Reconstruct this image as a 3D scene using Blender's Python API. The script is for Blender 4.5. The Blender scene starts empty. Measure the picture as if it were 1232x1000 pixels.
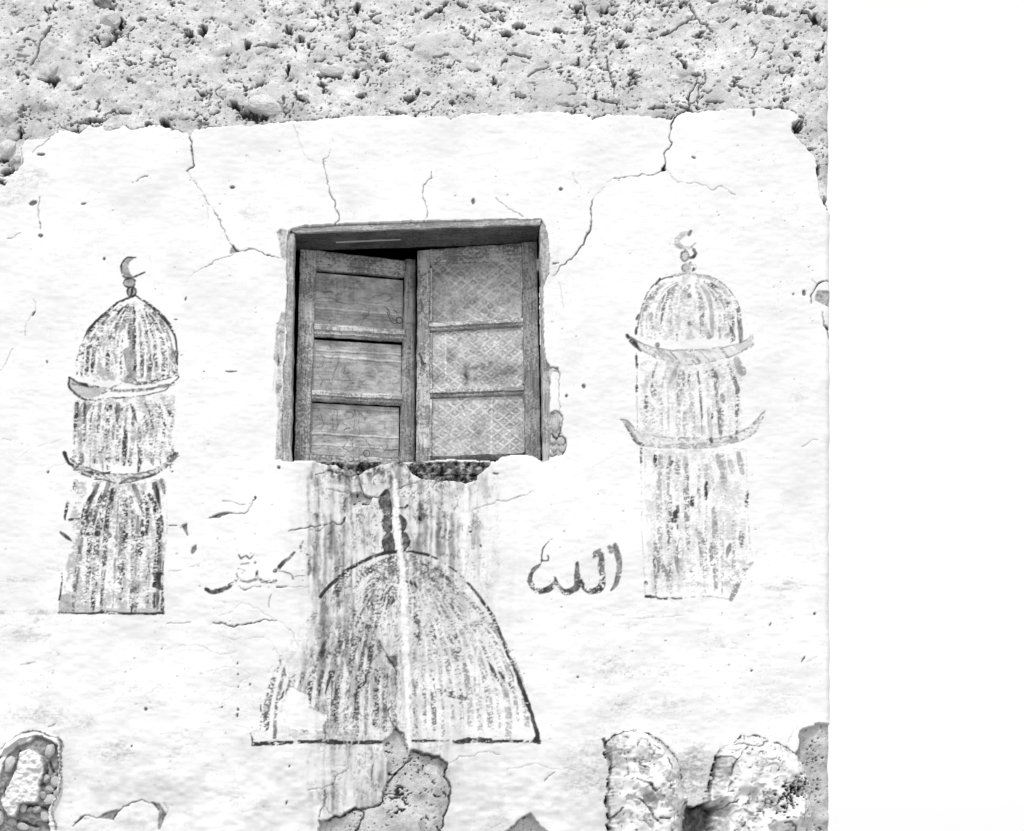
import bpy, math, random
import numpy as np

# ------------------------------------------------------------------ camera, world, sun, exposure
scene = bpy.context.scene
COL = scene.collection
R = math.radians
F_PX, PITCH, CAM_Y, CAM_Z = 2000.0, R(15.5), -5.9, 1.6       # lens in photo pixels, tilt up, place of the camera
cam_d = bpy.data.cameras.new('camera')
cam = bpy.data.objects.new('camera', cam_d); COL.objects.link(cam)
cam.location = (0, CAM_Y, CAM_Z); cam.rotation_euler = (math.pi/2 + PITCH, 0, 0)
cam_d.sensor_width = 36; cam_d.lens = F_PX/1232*36
cam_d.shift_x = (616-500)/1232; cam_d.clip_end = 3000
scene.camera = cam

VEIL = 7.8
SUN_EL, SUN_AZ = R(56), R(-14)                                # height of the sun, degrees left of the camera's back
world = bpy.data.worlds.new('World'); scene.world = world; world.use_nodes = True
wn, wl = world.node_tree.nodes, world.node_tree.links
for n in list(wn): wn.remove(n)
sky = wn.new('ShaderNodeTexSky'); sky.sky_type = 'NISHITA'; sky.sun_disc = False
sky.sun_elevation = SUN_EL; sky.sun_rotation = math.pi - SUN_AZ
sky.air_density = 1.0; sky.dust_density = 6.0; sky.ozone_density = 1.0
bw = wn.new('ShaderNodeRGBToBW'); bg = wn.new('ShaderNodeBackground'); wo = wn.new('ShaderNodeOutputWorld')
bg.inputs['Strength'].default_value = 0.13
veil = wn.new('ShaderNodeMath'); veil.operation = 'MULTIPLY_ADD'   # even bright cloud over the whole sky, the clear sky's light only just coming through
veil.inputs[1].default_value = .35; veil.inputs[2].default_value = VEIL
wl.new(sky.outputs[0], bw.inputs[0]); wl.new(bw.outputs[0], veil.inputs[0]); wl.new(veil.outputs[0], bg.inputs['Color']); wl.new(bg.outputs[0], wo.inputs[0])

sl = bpy.data.lights.new('sun', 'SUN'); sl.energy = 2.15; sl.angle = R(7); sl.color = (1, 1, 1)
sun = bpy.data.objects.new('sun', sl); COL.objects.link(sun)
sd = np.array([math.sin(SUN_AZ)*math.cos(SUN_EL), -math.cos(SUN_AZ)*math.cos(SUN_EL), math.sin(SUN_EL)])
from mathutils import Vector
sun.rotation_euler = Vector(sd).to_track_quat('Z', 'Y').to_euler()
sun.location = (sd*20).tolist()

scene.view_settings.view_transform = 'Standard'; scene.view_settings.look = 'None'
scene.view_settings.gamma = 1; scene.view_settings.use_curve_mapping = False
scene.view_settings.exposure = -0.07

# ------------------------------------------------------------------ photo pixel <-> wall
cp, sp = math.cos(PITCH), math.sin(PITCH)
def W(px, py, d=0.0):
    """point at depth d behind the wall plane y=0 that the photo shows at px, py"""
    a = (px-500)/F_PX; b = (500-py)/F_PX
    dy = cp - b*sp; dz = sp + b*cp
    t = (d-CAM_Y)/dy
    return np.array([a*t, d, CAM_Z + dz*t])
def to_px(x, z):
    dy = -CAM_Y; dz = z-CAM_Z
    dep = dy*cp + dz*sp; up = -dy*sp + dz*cp
    return 500 + F_PX*x/dep, 500 - F_PX*up/dep

# ------------------------------------------------------------------ canvas: tone (albedo), relief (metres), paint, region, all of the wall's own surface
SS = 2
CX0, CX1, CY0, CY1 = -60, 1012, -50, 1040
CW, CH = (CX1-CX0)*SS, (CY1-CY0)*SS
f4 = np.float32
rng = np.random.default_rng(7)
def vnoise(sx, sy=None, seed=0):
    """smooth value noise, cell size in photo pixels, about -1..1"""
    sy = sy or sx
    r = np.random.default_rng(seed)
    gx = np.arange(CW, dtype=f4)/(sx*SS); gy = np.arange(CH, dtype=f4)/(sy*SS)
    g = r.random((int(gy[-1])+3, int(gx[-1])+3), dtype=f4)*2-1
    ix, iy = gx.astype(int), gy.astype(int)
    fx, fy = gx-ix, gy-iy
    fx = fx*fx*(3-2*fx); fy = (fy*fy*(3-2*fy))[:, None]
    c = g[:, ix]*(1-fx) + g[:, ix+1]*fx
    return c[iy]*(1-fy) + c[iy+1]*fy
def fbm(s, octs=3, seed=0, an=1.0):
    o, a, t = 0, 1.0, 0
    for k in range(octs):
        o = o + a*vnoise(s/2**k*an, s/2**k, seed+k*17); t += a; a *= .55
    return o/t*1.5
def sstep(a, b, x): 
    t = np.clip((x-a)/(b-a), 0, 1); return t*t*(3-2*t)
def uniform(n):
    s = np.sort(n[::13, ::13].ravel()); q = np.linspace(0, 1, 129)
    return np.interp(n, s[(q*(len(s)-1)).astype(int)], q).astype(f4)
YY, XX = np.meshgrid(np.arange(CH, dtype=f4)/SS+CY0, np.arange(CW, dtype=f4)/SS+CX0, indexing='ij')

N_f = vnoise(1.6, 1.6, 1); N_m = vnoise(5, 5, 2); N_l = vnoise(22, 22, 3); N_h = vnoise(4.5, 1.3, 4)
T_dry = uniform(vnoise(2.6, 1.2, 4)*.75 + vnoise(1.2, 1.2, 14)*.6 + N_m*.5 + N_h*.25)               # dry-brush bite of the trowelled surface
T_v = uniform(vnoise(5, 11, 141)+.6*N_f)
T_blot = uniform(vnoise(9, 14, 5) + .5*N_m)
WARPX = vnoise(7, 7, 8)*1.1 + vnoise(2.5, 2.5, 9)*.6
WARPY = vnoise(7, 7, 10)*1.1 + vnoise(2.5, 2.5, 11)*.6

def win(x0, y0, x1, y1, pad=4):
    a = max(0, int((y0-pad-CY0)*SS)); b = min(CH, int((y1+pad-CY0)*SS)+1)
    c = max(0, int((x0-pad-CX0)*SS)); d = min(CW, int((x1+pad-CX0)*SS)+1)
    return (slice(a, max(a, b)), slice(c, max(c, d)))
def smooth(pts, step=3.0):
    p = np.array(pts, float)
    if len(p) < 3: 
        n = max(2, int(np.hypot(*(p[1]-p[0]))/step)+1)
        return p[0]+(p[1]-p[0])*np.linspace(0, 1, n)[:, None]
    q = np.vstack([2*p[0]-p[1], p, 2*p[-1]-p[-2]]); out = []
    for i in range(1, len(q)-2):
        n = max(1, int(np.hypot(*(q[i+1]-q[i]))/step))
        for t in np.arange(n)/n:
            a, b, c, d = q[i-1], q[i], q[i+1], q[i+2]
            out.append(.5*((2*b)+(c-a)*t+(2*a-5*b+4*c-d)*t*t+(3*b-a-3*c+d)*t**3))
    out.append(p[-1]); return np.array(out)
def line_mask(pts, w, soft=.9, warp=.6, curved=True):
    """soft mask of a brushed or cracked line; w = width or (w0, .., wn) in photo pixels"""
    P = smooth(pts) if curved else np.array(pts, float)
    n = len(P); wv = np.interp(np.linspace(0, 1, n), np.linspace(0, 1, len(np.atleast_1d(w))), np.atleast_1d(w))
    s = win(P[:, 0].min(), P[:, 1].min(), P[:, 0].max(), P[:, 1].max(), wv.max()+5)
    X = XX[s]+WARPX[s]*warp; Y = YY[s]+WARPY[s]*warp
    e = np.full(X.shape, 1e3, f4)
    x_0, y_0 = (XX[s][0, 0], YY[s][0, 0]) if X.size else (0, 0)
    for i in range(n-1):
        ax, ay = P[i]; bx, by = P[i+1]; m = wv[i:i+2].max()/2+4
        r0 = max(0, int((min(ay, by)-m-y_0)*SS)); r1 = max(0, int((max(ay, by)+m-y_0)*SS)+1)
        c0 = max(0, int((min(ax, bx)-m-x_0)*SS)); c1 = max(0, int((max(ax, bx)+m-x_0)*SS)+1)
        xs, ys = X[r0:r1, c0:c1], Y[r0:r1, c0:c1]
        if xs.size == 0: continue
        L = (bx-ax)**2+(by-ay)**2+1e-9
        t = np.clip(((xs-ax)*(bx-ax)+(ys-ay)*(by-ay))/L, 0, 1)
        d = np.hypot(xs-ax-t*(bx-ax), ys-ay-t*(by-ay)) - (wv[i]+(wv[i+1]-wv[i])*t)/2
        e[r0:r1, c0:c1] = np.minimum(e[r0:r1, c0:c1], d)
    return s, np.clip(.5-e/soft, 0, 1)
def poly_mask(pts, warp=.8, blur=0):
    P = np.array(pts, float)
    s = win(P[:, 0].min(), P[:, 1].min(), P[:, 0].max(), P[:, 1].max(), 4)
    X = XX[s]+WARPX[s]*warp; Y = YY[s]+WARPY[s]*warp
    ins = np.zeros(X.shape, bool); j = len(P)-1
    for i in range(len(P)):
        (xi, yi), (xj, yj) = P[i], P[j]
        if yi != yj: ins ^= ((yi > Y) != (yj > Y)) & (X < (xj-xi)*(Y-yi)/(yj-yi)+xi)
        j = i
    m = ins.astype(f4)
    for _ in range(blur):
        m[1:-1] = (m[:-2]+2*m[1:-1]+m[2:])/4; m[:, 1:-1] = (m[:, :-2]+2*m[:, 1:-1]+m[:, 2:])/4
    return s, m
def ell(x, y, rx, ry, ang=0, pad=2):
    s = win(x-max(rx, ry)*1.2, y-max(rx, ry)*1.2, x+max(rx, ry)*1.2, y+max(rx, ry)*1.2, pad)
    ca, sa = math.cos(ang), math.sin(ang); X = XX[s]+WARPX[s]*.5-x; Y = YY[s]+WARPY[s]*.5-y
    return s, ((X*ca+Y*sa)/rx)**2 + ((-X*sa+Y*ca)/ry)**2

H = np.zeros((CH, CW), f4)          # relief, + = towards the viewer
A = np.full((CH, CW), .80, f4)      # tone of the limewash
REG = np.zeros((CH, CW), np.int8)

# ---- limewash: trowel ripples, faint uneven coats
H += fbm(120, 3, 20)*.009 + fbm(34, 3, 24, 1.3)*.0016 + vnoise(8, 4, 25)*.0006
lowz = sstep(600, 800, YY)
H += lowz*(fbm(52, 3, 26, 1.3)*.0032 + vnoise(16, 9, 27)*.0010) + sstep(840, 960, YY)*vnoise(9, 6, 28)*.0014
A *= 1 - .07*uniform(fbm(60, 4, 30))**2 - .06*uniform(vnoise(16, 4, 31)+vnoise(5, 1.6, 32)*.7)**2 - .02*uniform(N_f)
T_h2 = uniform(fbm(26, 4, 33, 1.6) + .35*vnoise(6, 2, 34))
w1 = np.abs(fbm(48, 4, 401, 1.9)); w2 = np.abs(fbm(30, 4, 411, 1.5)); fineg = uniform(vnoise(4.5, 1.5, 421)+.8*N_f)
A *= 1 - (.10+.12*lowz)*np.exp(-(w1/.020)**2)*sstep(.45, .9, fineg)*sstep(.66, .9, T_h2)
A *= 1 - (.05+.14*lowz)*np.exp(-(w2/.05)**2)*sstep(.45, .95, fineg)*sstep(.5, .85, uniform(fbm(40, 2, 425)))
H -= (.0004+.0007*lowz)*np.exp(-(w1/.03)**2)*sstep(.5, .8, T_h2)
A *= 1 - (.04+.09*lowz)*sstep(.62, 1, T_h2)*sstep(.45, .95, fineg)
spk = uniform(vnoise(1.5, 1.5, 35)+.8*vnoise(30, 30, 36)); A *= 1 - .45*sstep(.994, .9995, spk)

PLASTER = H.copy()
# ---- bare earth (all of it) computed once, used where the limewash is gone
E = fbm(70, 3, 40)*.010 + fbm(34, 2, 401)*.009 + fbm(22, 3, 43)*.005 + fbm(7, 3, 46)*.0013 - .010
EA = (.605 + .08*fbm(34, 3, 50))*(1-.13*sstep(95, 150, YY+14*N_l)*sstep(175, 165, YY)) + .05*fbm(9, 2, 53) + .05*vnoise(1.5, 1.5, 55) + .04*vnoise(3, 1.6, 54)
dens = uniform(fbm(26, 2, 56))
sp1 = uniform(vnoise(2.3, 1.5, 57)+.7*vnoise(1.1, 1.1, 58)); dens2 = uniform(fbm(60, 3, 561)); pit = sstep(.985-.10*dens**3*dens2, 1.0-.04*dens**3*dens2, sp1)
wv1 = np.abs(fbm(13, 3, 59, 1.3)); sp2 = uniform(-wv1*2.2+.5*vnoise(3.2, 1.8, 60)+.5*fbm(30, 2, 441)); wv2 = np.abs(fbm(24, 4, 571, 1.2)); pit2 = sstep(.975-.05*dens**3, 1.0-.02*dens, sp2); pit2 = np.maximum(pit2, np.exp(-(wv2/.035)**2)*sstep(.78, .93, uniform(fbm(15, 3, 581)))*sstep(.25, .6, T_blot))
E -= pit*.010 + pit2*.020
EA *= 1 - .80*np.maximum(pit, pit2)  # pits darkened in tone too, standing in for the shade inside them
pale = uniform(vnoise(3, 1.2, 61)+.6*vnoise(1.4, 2.4, 62)); EA += .10*sstep(.85, 1, pale); EA -= .06*sstep(.75, 1, uniform(vnoise(2, 1.1, 63)+.9*N_m))
rr = random.Random(3)
for k in range(900):                                         # clods stuck in the mud, many with a groove and painted under-shadow along their foot
    x, y = rr.uniform(-55, 1010), rr.choice([rr.uniform(-50, 170), rr.uniform(-50, 170), rr.uniform(-50, 170), rr.uniform(-50, 1030)])
    r_ = rr.choice([2.5, 3, 4, 5, 6, 8, 11]); q = rr.uniform(.5, .9); an = rr.uniform(-.6, .6)
    s, e = ell(x, y, r_, r_*q, an)
    if e.size == 0: continue
    g = np.clip(1-e, 0, 1)**.7*r_*.0005
    E[s] += g
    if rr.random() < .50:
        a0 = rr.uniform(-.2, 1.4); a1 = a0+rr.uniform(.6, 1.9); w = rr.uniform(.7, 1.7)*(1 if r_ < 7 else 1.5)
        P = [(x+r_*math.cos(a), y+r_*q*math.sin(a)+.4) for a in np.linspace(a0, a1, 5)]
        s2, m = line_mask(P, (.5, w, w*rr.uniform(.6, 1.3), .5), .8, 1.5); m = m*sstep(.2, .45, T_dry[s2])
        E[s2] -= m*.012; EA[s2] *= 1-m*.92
RAG = vnoise(3.2, 2.4, 431)
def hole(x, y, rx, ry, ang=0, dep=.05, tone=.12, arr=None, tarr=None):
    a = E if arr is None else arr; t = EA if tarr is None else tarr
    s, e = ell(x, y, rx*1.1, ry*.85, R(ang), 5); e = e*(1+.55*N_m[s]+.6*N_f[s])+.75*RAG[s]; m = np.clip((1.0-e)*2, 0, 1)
    a[s] -= m*dep; t[s] = t[s]*(1-m*.9)+tone*.4*m*.9  # cavity carved and its inner shade put into the tone
# larger cavities seen in the bare band
for a in [(59, 93, 11, 4, 5), (66, 97, 5, 3, -40), (126, 4, 12, 6, 10), (144, 26, 4, 8, 15), (133, 47, 9, 3, -40), (118, 46, 2, 7, -20), (170, 22, 4, 4), (228, 41, 6, 5), (244, 36, 4, 8, 30),
          (156, 94, 6, 3, 30), (204, 69, 8, 2, 10), (57, 36, 2, 10, 30), (25, 132, 4, 9, 25), (115, 143, 10, 4, 5), (132, 134, 5, 2, -20), (22, 160, 3, 9, 20), (200, 148, 6, 5, 30), (178, 148, 4, 4),
          (298, 53, 4, 6, -30), (313, 54, 9, 1.6), (327, 53, 4, 2.5), (346, 33, 3, 7, -35), (360, 45, 5, 4), (430, 10, 4, 6, 30), (453, 17, 7, 1.6, -20), (424, 40, 2, 9, 25), (462, 68, 7, 5, 30), (428, 88, 4, 4, -30),
          (443, 79, 6, 3, -10), (396, 89, 15, 3, 3), (303, 137, 14, 7, 12), (283, 125, 6, 5, 45), (341, 118, 1.6, 8), (311, 101, 9, 2.2, -20), (362, 118, 7, 4, 30), (347, 84, 2, 7, 10), (434, 113, 5, 4),
          (493, 118, 7, 4, 10), (480, 134, 9, 2, 10), (518, 16, 10, 2.2, -30), (532, 7, 8, 2.5, -40), (557, 4, 7, 2, 20), (582, 11, 4, 2, 45), (604, 21, 5, 2, 30), (610, 40, 8, 5), (625, 30, 7, 4), (642, 39, 7, 2, 10),
          (619, 54, 3, 2), (627, 66, 11, 2, 6), (606, 77, 2.5, 7, 15), (595, 96, 3, 6), (627, 115, 6, 3, 10), (544, 121, 4, 3.5), (513, 111, 4, 2), (503, 110, 3, 4), (681, 126, 7, 2.5, 5), (716, 116, 2.5, 5), (735, 122, 12, 1.8, 4),
          (671, 33, 6, 3), (697, 7, 4, 4), (705, 35, 2, 5, 20), (747, 52, 5, 5), (757, 35, 6, 3), (823, 76, 4, 7, -30), (801, 39, 7, 1.8, -15), (820, 5, 3, 5), (857, 0, 7, 2), (899, 9, 10, 3, 15), (925, 12, 6, 5), (935, 18, 12, 1.5),
          (967, 15, 6, 3), (982, 22, 7, 7), (994, 31, 3, 4), (946, 54, 2.5, 5), (957, 62, 4, 2), (993, 52, 1.6, 7, 10), (985, 70, 3, 7, -8), (838, 90, 6, 1.6), (817, 66, 3, 3), (860, 120, 12, 1.8, 4), (790, 130, 9, 2), (680, 140, 2, 2),
          (8, 204, 9, 5, -20), (3, 190, 6, 5), (100, 145, 9, 2), (245, 148, 8, 2, -5), (960, 152, 5, 6), (984, 203, 2.5, 9), (975, 178, 4, 3), (995, 240, 4, 5)]:
    hole(*a)
# smooth clay pats
for x, y, rx, ry in [(670, 105, 34, 24), (540, 55, 40, 14), (30, 60, 26, 18), (330, 115, 26, 14), (15, 128, 14, 16)]:
    s, e = ell(x, y, rx*1.2, ry*1.2, 0, 12); m = sstep(1.1, .1, e*(1+.5*N_m[s])+.5*N_l[s]); E[s] = E[s]*(1-.6*m); EA[s] = EA[s]*(1-.6*m)+.53*m*.6
E = np.maximum(E, -.075)
EA = np.clip(EA, .02, .78)

# ---- where the limewash is lost
lost = np.zeros((CH, CW), f4)
TOP = [(0, 229), (8, 221), (18, 208), (27, 196), (25, 178), (33, 168), (60, 166), (72, 158), (95, 160), (108, 153), (122, 153), (125, 158), (135, 159), (141, 155), (150, 153), (158, 157), (167, 155), (180, 152), (195, 153),
       (210, 158), (222, 160), (229, 165), (236, 158), (262, 154), (290, 152), (310, 150), (360, 146), (410, 141), (455, 139), (480, 138), (500, 141), (530, 141), (548, 144), (560, 138), (580, 137), (612, 139), (650, 136), (680, 137),
       (700, 139), (712, 145), (718, 142), (732, 139), (753, 140), (790, 142), (808, 144), (812, 140), (826, 135), (838, 136), (858, 133), (905, 132), (935, 131), (950, 133), (958, 138), (961, 145), (953, 150), (952, 157),
       (960, 168), (968, 178), (980, 188), (981, 205), (984, 225), (988, 245), (1000, 258)]
def lose(pts, warp=1.0, reg=1):
    s, m = poly_mask(pts, warp, 1); lost[s] = np.maximum(lost[s], m); REG[s] = np.where(m > .5, reg, REG[s])
lose([(-62, 262)]+TOP+[(1020, 262), (1020, -60), (-62, -60)], 1.6)
# core mortar under the window and bare patches below
G_CORE, G_PATCH = 2, 3
CORE = [(487, 557), (501, 553), (528, 552), (566, 552), (592, 553), (590, 559), (584, 565), (575.5, 571.4), (573.6, 579), (560, 582), (547, 579), (528, 579), (507, 576), (496, 570)]
lose(CORE, 1.0, G_CORE)
lose([(379, 554), (392, 560), (404, 559), (412, 565), (424, 564), (431, 573), (436, 567), (446, 561), (458, 559), (470, 557), (484, 556), (484, 552), (379, 552)], 1.4, 7)
lose([(494.8, 902), (511, 907), (530, 913), (538.5, 920), (535, 931), (542, 944), (540, 961), (541, 969), (533, 982), (532, 997), (531, 1045), (384, 1045), (384, 987), (398, 985), (416, 980), (423, 974), (436, 974),
      (449, 970), (460, 964), (462, 952), (466, 940), (479, 926), (487, 915)], 1.4, G_PATCH)
lose([(460, 893), (470, 885), (478, 876), (492, 900), (490, 914), (476, 928), (467, 938), (466, 915)], 1.0, G_PATCH)
lose([(606, 1003), (614, 996), (629, 982), (639, 980), (648, 992), (660, 1001), (690, 1045), (590, 1045)], 1.0, 4)
lose([(1005, 872), (980, 870.5), (980, 874), (969, 876), (961, 880), (960.4, 887), (963, 894), (956, 908), (962, 920), (966, 935), (971, 955), (973, 1045), (1020, 1045)], .8, 5)
lose([(422, 594), (433, 592), (437, 595), (448, 599), (444.5, 607), (426, 611)], .6, 6)
# grey undercoat shows where only the white skin is lost
def skin(pts, tone=.32, dep=.003, warp=.6):
    s, m = poly_mask(pts, warp, 1); H[s] -= m*dep; A[s] = A[s]*(1-m)+tone*(1+.45*N_f[s]+.35*N_m[s])*m
skin([(333, 281), (338, 277), (345, 279), (344, 290), (345, 314), (339, 311), (336, 295)], .42)
skin([(339, 376), (345, 378), (344, 384), (341, 432), (339, 440), (341, 553), (331, 553), (335, 500), (332, 470), (334, 440), (329, 433), (333, 400), (337, 385)], .45)
skin([(983, 350), (1003, 350), (1003, 369), (990, 368), (980, 362)], .40)
skin([(993, 394), (1003, 394), (1003, 415), (998, 412)], .35)
skin([(465, 791), (475.6, 790), (480, 799), (475.6, 805), (468, 799)], .28)
skin([(219, 633), (226, 631), (225.6, 639), (227.4, 646), (225, 645), (222, 639)], .18, .006, .3)
skin([(237, 656), (237.4, 662), (233, 668), (230, 667), (231.6, 660)], .18, .006, .3)
skin([(252, 625), (262, 619), (274, 616.5), (278, 618), (264, 624)], .20, .006, .4)
skin([(659, 443), (671, 444), (673, 449), (664, 448), (661, 470), (658, 470)], .40)
skin([(661, 497), (674, 496), (676, 520), (680, 530), (678, 545), (664, 548), (661, 530)], .42, .006)
for x, y, rx, ry, an in [(40, 245.6, 5, 3, -20), (50, 285.7, 3, 2.5, 0), (126, 312.5, 2, 2, 0), (101, 246, 3.5, 1.3, -10), (280, 226, 3.6, 1.8, 0), (569.5, 243, 2.6, 3.8, 0), (49.6, 187, 5, 1.8, 0), (906, 138, 1.8, 4, 5),
                          (834, 191, 3, 1.3, 30), (675, 228.5, 2.5, 2, 40), (336, 562.4, 2.2, 2, 0), (307, 599, 1.6, 1.6, 0), (176, 854, 2.4, 2.4, 0), (159, 898, 1.3, 1.5, 0), (58, 569, 1.6, 1.9, 0), (57, 436, 1, 2, 0),
                          (702, 465, 2.2, 3, 0), (682, 477, 1.8, 2, 0), (596, 570, 4, 1.1, 5), (954, 355, 1.2, 1.2, 0), (967, 353, 2.5, 3.5, 0), (980, 739, 1.8, 1.8, 0), (903, 808, 1.5, 1.5, 0), (965, 794, 1, 4, 30), (926, 752, 2.5, 1, -60),
                          (695, 815, 1.3, 1.3, 0), (286, 799, 1, 1.6, 0), (287, 812, 1, 1.2, 0), (287, 827, 1, 1, 0), (287, 854, 1.3, 1.8, 0), (286, 861, 1.2, 2.8, 0), (267, 852, 1, 1, 0), (301, 824, .8, 2, 20), (314, 853, 1, 5, 0),
                          (345, 966, 1.1, 3, 15), (348, 922, 1, 1.5, 0), (224, 361, 1.2, 2.4, 20), (212, 385, 2, 1, 0), (246, 448, 1.2, 1, 0), (278, 448, 8, .8, 0), (41, 379, 1.2, 4, 30), (505, 625, .9, 3, 0), (566, 641, 2.2, 1.1, 0), (578, 658, 1, 2.2, -30)]:
    s, e = ell(x, y, rx, ry, R(an)); m = np.clip((1.15-e)*2.5, 0, 1); H[s] -= m*.006; A[s] = A[s]*(1-m)+.16*m
for k in range(420):                                          # tiny chips
    x, y = rr.uniform(0, 1000), rr.uniform(170, 1000); r_ = rr.uniform(.4, 1.0)
    if rr.random() < .5: x = rr.gauss(rr.choice([700, 240, 930]), 60); y = rr.gauss(rr.choice([800, 720, 270]), 60)
    s, e = ell(x, y, r_*rr.uniform(.8, 2), r_)
    if e.size: m = np.clip((1.2-e)*1.5, 0, 1)*rr.uniform(.3, .9); H[s] -= m*.003; A[s] = A[s]*(1-m)+.25*m

# ---- water stains under the window
def shifted(a, dx):                                           # let the runs wander sideways as they go down
    out = np.empty_like(a)
    for r_i in range(CH): out[r_i] = np.roll(a[r_i], int(dx[r_i]))
    return out
wand = np.cumsum(np.random.default_rng(5).normal(0, .25, CH)); wand = np.convolve(wand-wand.mean(), np.ones(40)/40, 'same')*1.4
st = uniform(shifted(vnoise(3.2, 46, 70)+.8*vnoise(9, 80, 71), wand)+.4*vnoise(1.4, 14, 72)+.75*fbm(14, 3, 73)+.45*vnoise(3, 5, 731))
XW = XX+13*vnoise(18, 40, 741)+7*vnoise(5, 14, 742)
env = sstep(362, 392, XW)*sstep(622, 545, XW)*sstep(552, 562, YY)*(1-.25*sstep(640, 900, YY))
env *= 1-.62*sstep(480, 520, XW)*sstep(640, 760, YY)
env = np.maximum(env*sstep(915, 880, YY+8*N_l), .7*sstep(362, 400, XW)*sstep(550, 515, XW)*sstep(870, 900, YY))
env2 = sstep(325, 395, XW)*sstep(665, 560, XW)*(1-.6*sstep(700, 800, YY))*.75*sstep(552, 570, YY)*.22
A *= 1 - np.maximum(env*(.10+.56*st**1.7), env2*(.3+st))
grit = uniform(vnoise(1.4, 1.9, 74)+.6*vnoise(6, 12, 75)); A *= 1 - env*.62*sstep(.78, .98, grit)
soot = np.exp(-((YY-562)/20)**2)*sstep(370, 392, XW)*sstep(500, 470, XW)+.5*np.exp(-((YY-580)/16)**2)*sstep(480, 500, XW)*sstep(600, 560, XW)
A *= 1 - .85*np.clip(soot, 0, 1)*sstep(.25, .8, uniform(fbm(8, 4, 76)))
def stain(pts, w, k, soft=4): s, m = line_mask(pts, w, soft, 1.4); A[s] *= 1-k*m*(.4+.9*st[s])
stain([(380, 575), (381, 650), (379, 720), (376, 790)], (5, 6, 6, 3), .38)
stain([(372, 790), (368, 830), (360, 850)], 6, .22)
for x, y0, y1, w, k in [(398, 570, 660, 5, .4), (412, 590, 690, 4, .3), (428, 615, 680, 2, .5), (445, 600, 668, 5, .28), (505, 585, 665, 6, .38), (528, 585, 668, 8, .35), (545, 590, 640, 6, .4), (517, 600, 680, 2.5, .4),
                          (447, 900, 945, 4, .5), (458, 918, 934, 6, .35), (400, 930, 975, 5, .3), (375, 955, 995, 5, .3), (556, 680, 900, 6, .12), (575, 600, 690, 3, .22), (390, 720, 800, 9, .35), (402, 900, 925, 12, .2)]:
    stain([(x, y0), (x+1, (y0+y1)/2), (x, y1)], w, k)
# damp mottles near the bottom
dm = sstep(860, 960, YY)*uniform(fbm(20, 4, 77)); A *= 1-.16*dm
for x, y, rx, ry, k in [(20, 697, 34, 5, .14), (30, 737, 45, 4, .16), (34, 765, 30, 8, .10), (45, 860, 45, 14, .18), (100, 870, 20, 12, .12), (135, 905, 34, 12, .16), (930, 666, 32, 6, .16), (930, 706, 60, 6, .12), (880, 680, 30, 7, .12),
                         (780, 850, 60, 18, .12), (838, 930, 26, 40, .26), (700, 920, 34, 60, .10), (34, 215, 34, 14, .16), (12, 238, 24, 12, .18), (305, 250, 26, 20, .10), (362, 258, 18, 12, .10), (960, 480, 14, 5, .1), (20, 440, 24, 6, .1),
                         (22, 472, 26, 5, .12), (665, 300, 10, 40, .08), (720, 790, 40, 30, .08), (400, 880, 60, 20, .15)]:
    s, e = ell(x, y, rx, ry); A[s] *= 1-k*sstep(1.3, .2, e)*sstep(.25, .95, .5*T_h2[s]+.5*fineg[s])*1.9

# ---- hand-brushed paintings
PNT = np.zeros((CH, CW), f4)
def brush(pts, w, cov=.6, dark=1.0, soft=1.0, warp=.6):
    s, m = line_mask(pts, w, soft, warp)
    c = np.clip(cov*(.55+.9*T_blot[s]), 0, 1.2)
    m = m*(.72*sstep(c+.14, c-.14, T_dry[s])+.28*sstep(c+.45, c-.25, T_dry[s]))*dark*(.75+.5*T_v[s])
    PNT[s] = np.maximum(PNT[s], m)
def wash(pts, dark=.5, warp=.5):
    s, m = poly_mask(pts, warp, 1); PNT[s] = np.maximum(PNT[s], m*dark*.72*(1+.25*N_m[s]+.25*N_f[s]))
def ring(x, y, rx, ry, w, dark=.8, fill=.45, cov=.85):
    t = np.linspace(0, 2*math.pi, 14)
    if fill: wash([(x+rx*math.cos(a), y+ry*math.sin(a)) for a in t], fill)
    brush([(x+rx*math.cos(a), y+ry*math.sin(a)) for a in t], w, cov, dark)
def fan(apex, base_y, xs, bulge, w, cov, dark, y_end=None, start=.08):
    """curved ribs from the apex down to the foot of the dome"""
    ax, ay = apex
    for i, x in enumerate(xs):
        k = rr.uniform(-1.5, 1.5)
        f = lambda t: (ax+(x-ax)*(1-(1-t)**bulge)+k, ay+(base_y-ay)*t)
        cuts = [rr.uniform(start, start+.12)]+sorted(rr.uniform(.3, .8) for _ in range(rr.choice([0, 1, 1, 2])))+[rr.uniform(.88, 1.0)]
        for t0, t1 in zip(cuts[:-1], cuts[1:]):
            t1 -= rr.uniform(-.04, .05)
            if t1-t0 < .08: continue
            dx = rr.uniform(-1.8, 1.8); ww = w*rr.uniform(.55, 1.5)
            brush([(f(t0+(t1-t0)*q)[0]+dx*q, f(t0+(t1-t0)*q)[1]) for q in (0, .2, .4, .6, .8, 1)], (ww*.6, ww, ww, ww*.6), cov*rr.uniform(.5, 1.45), dark*rr.uniform(.5, 1.15))
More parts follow.
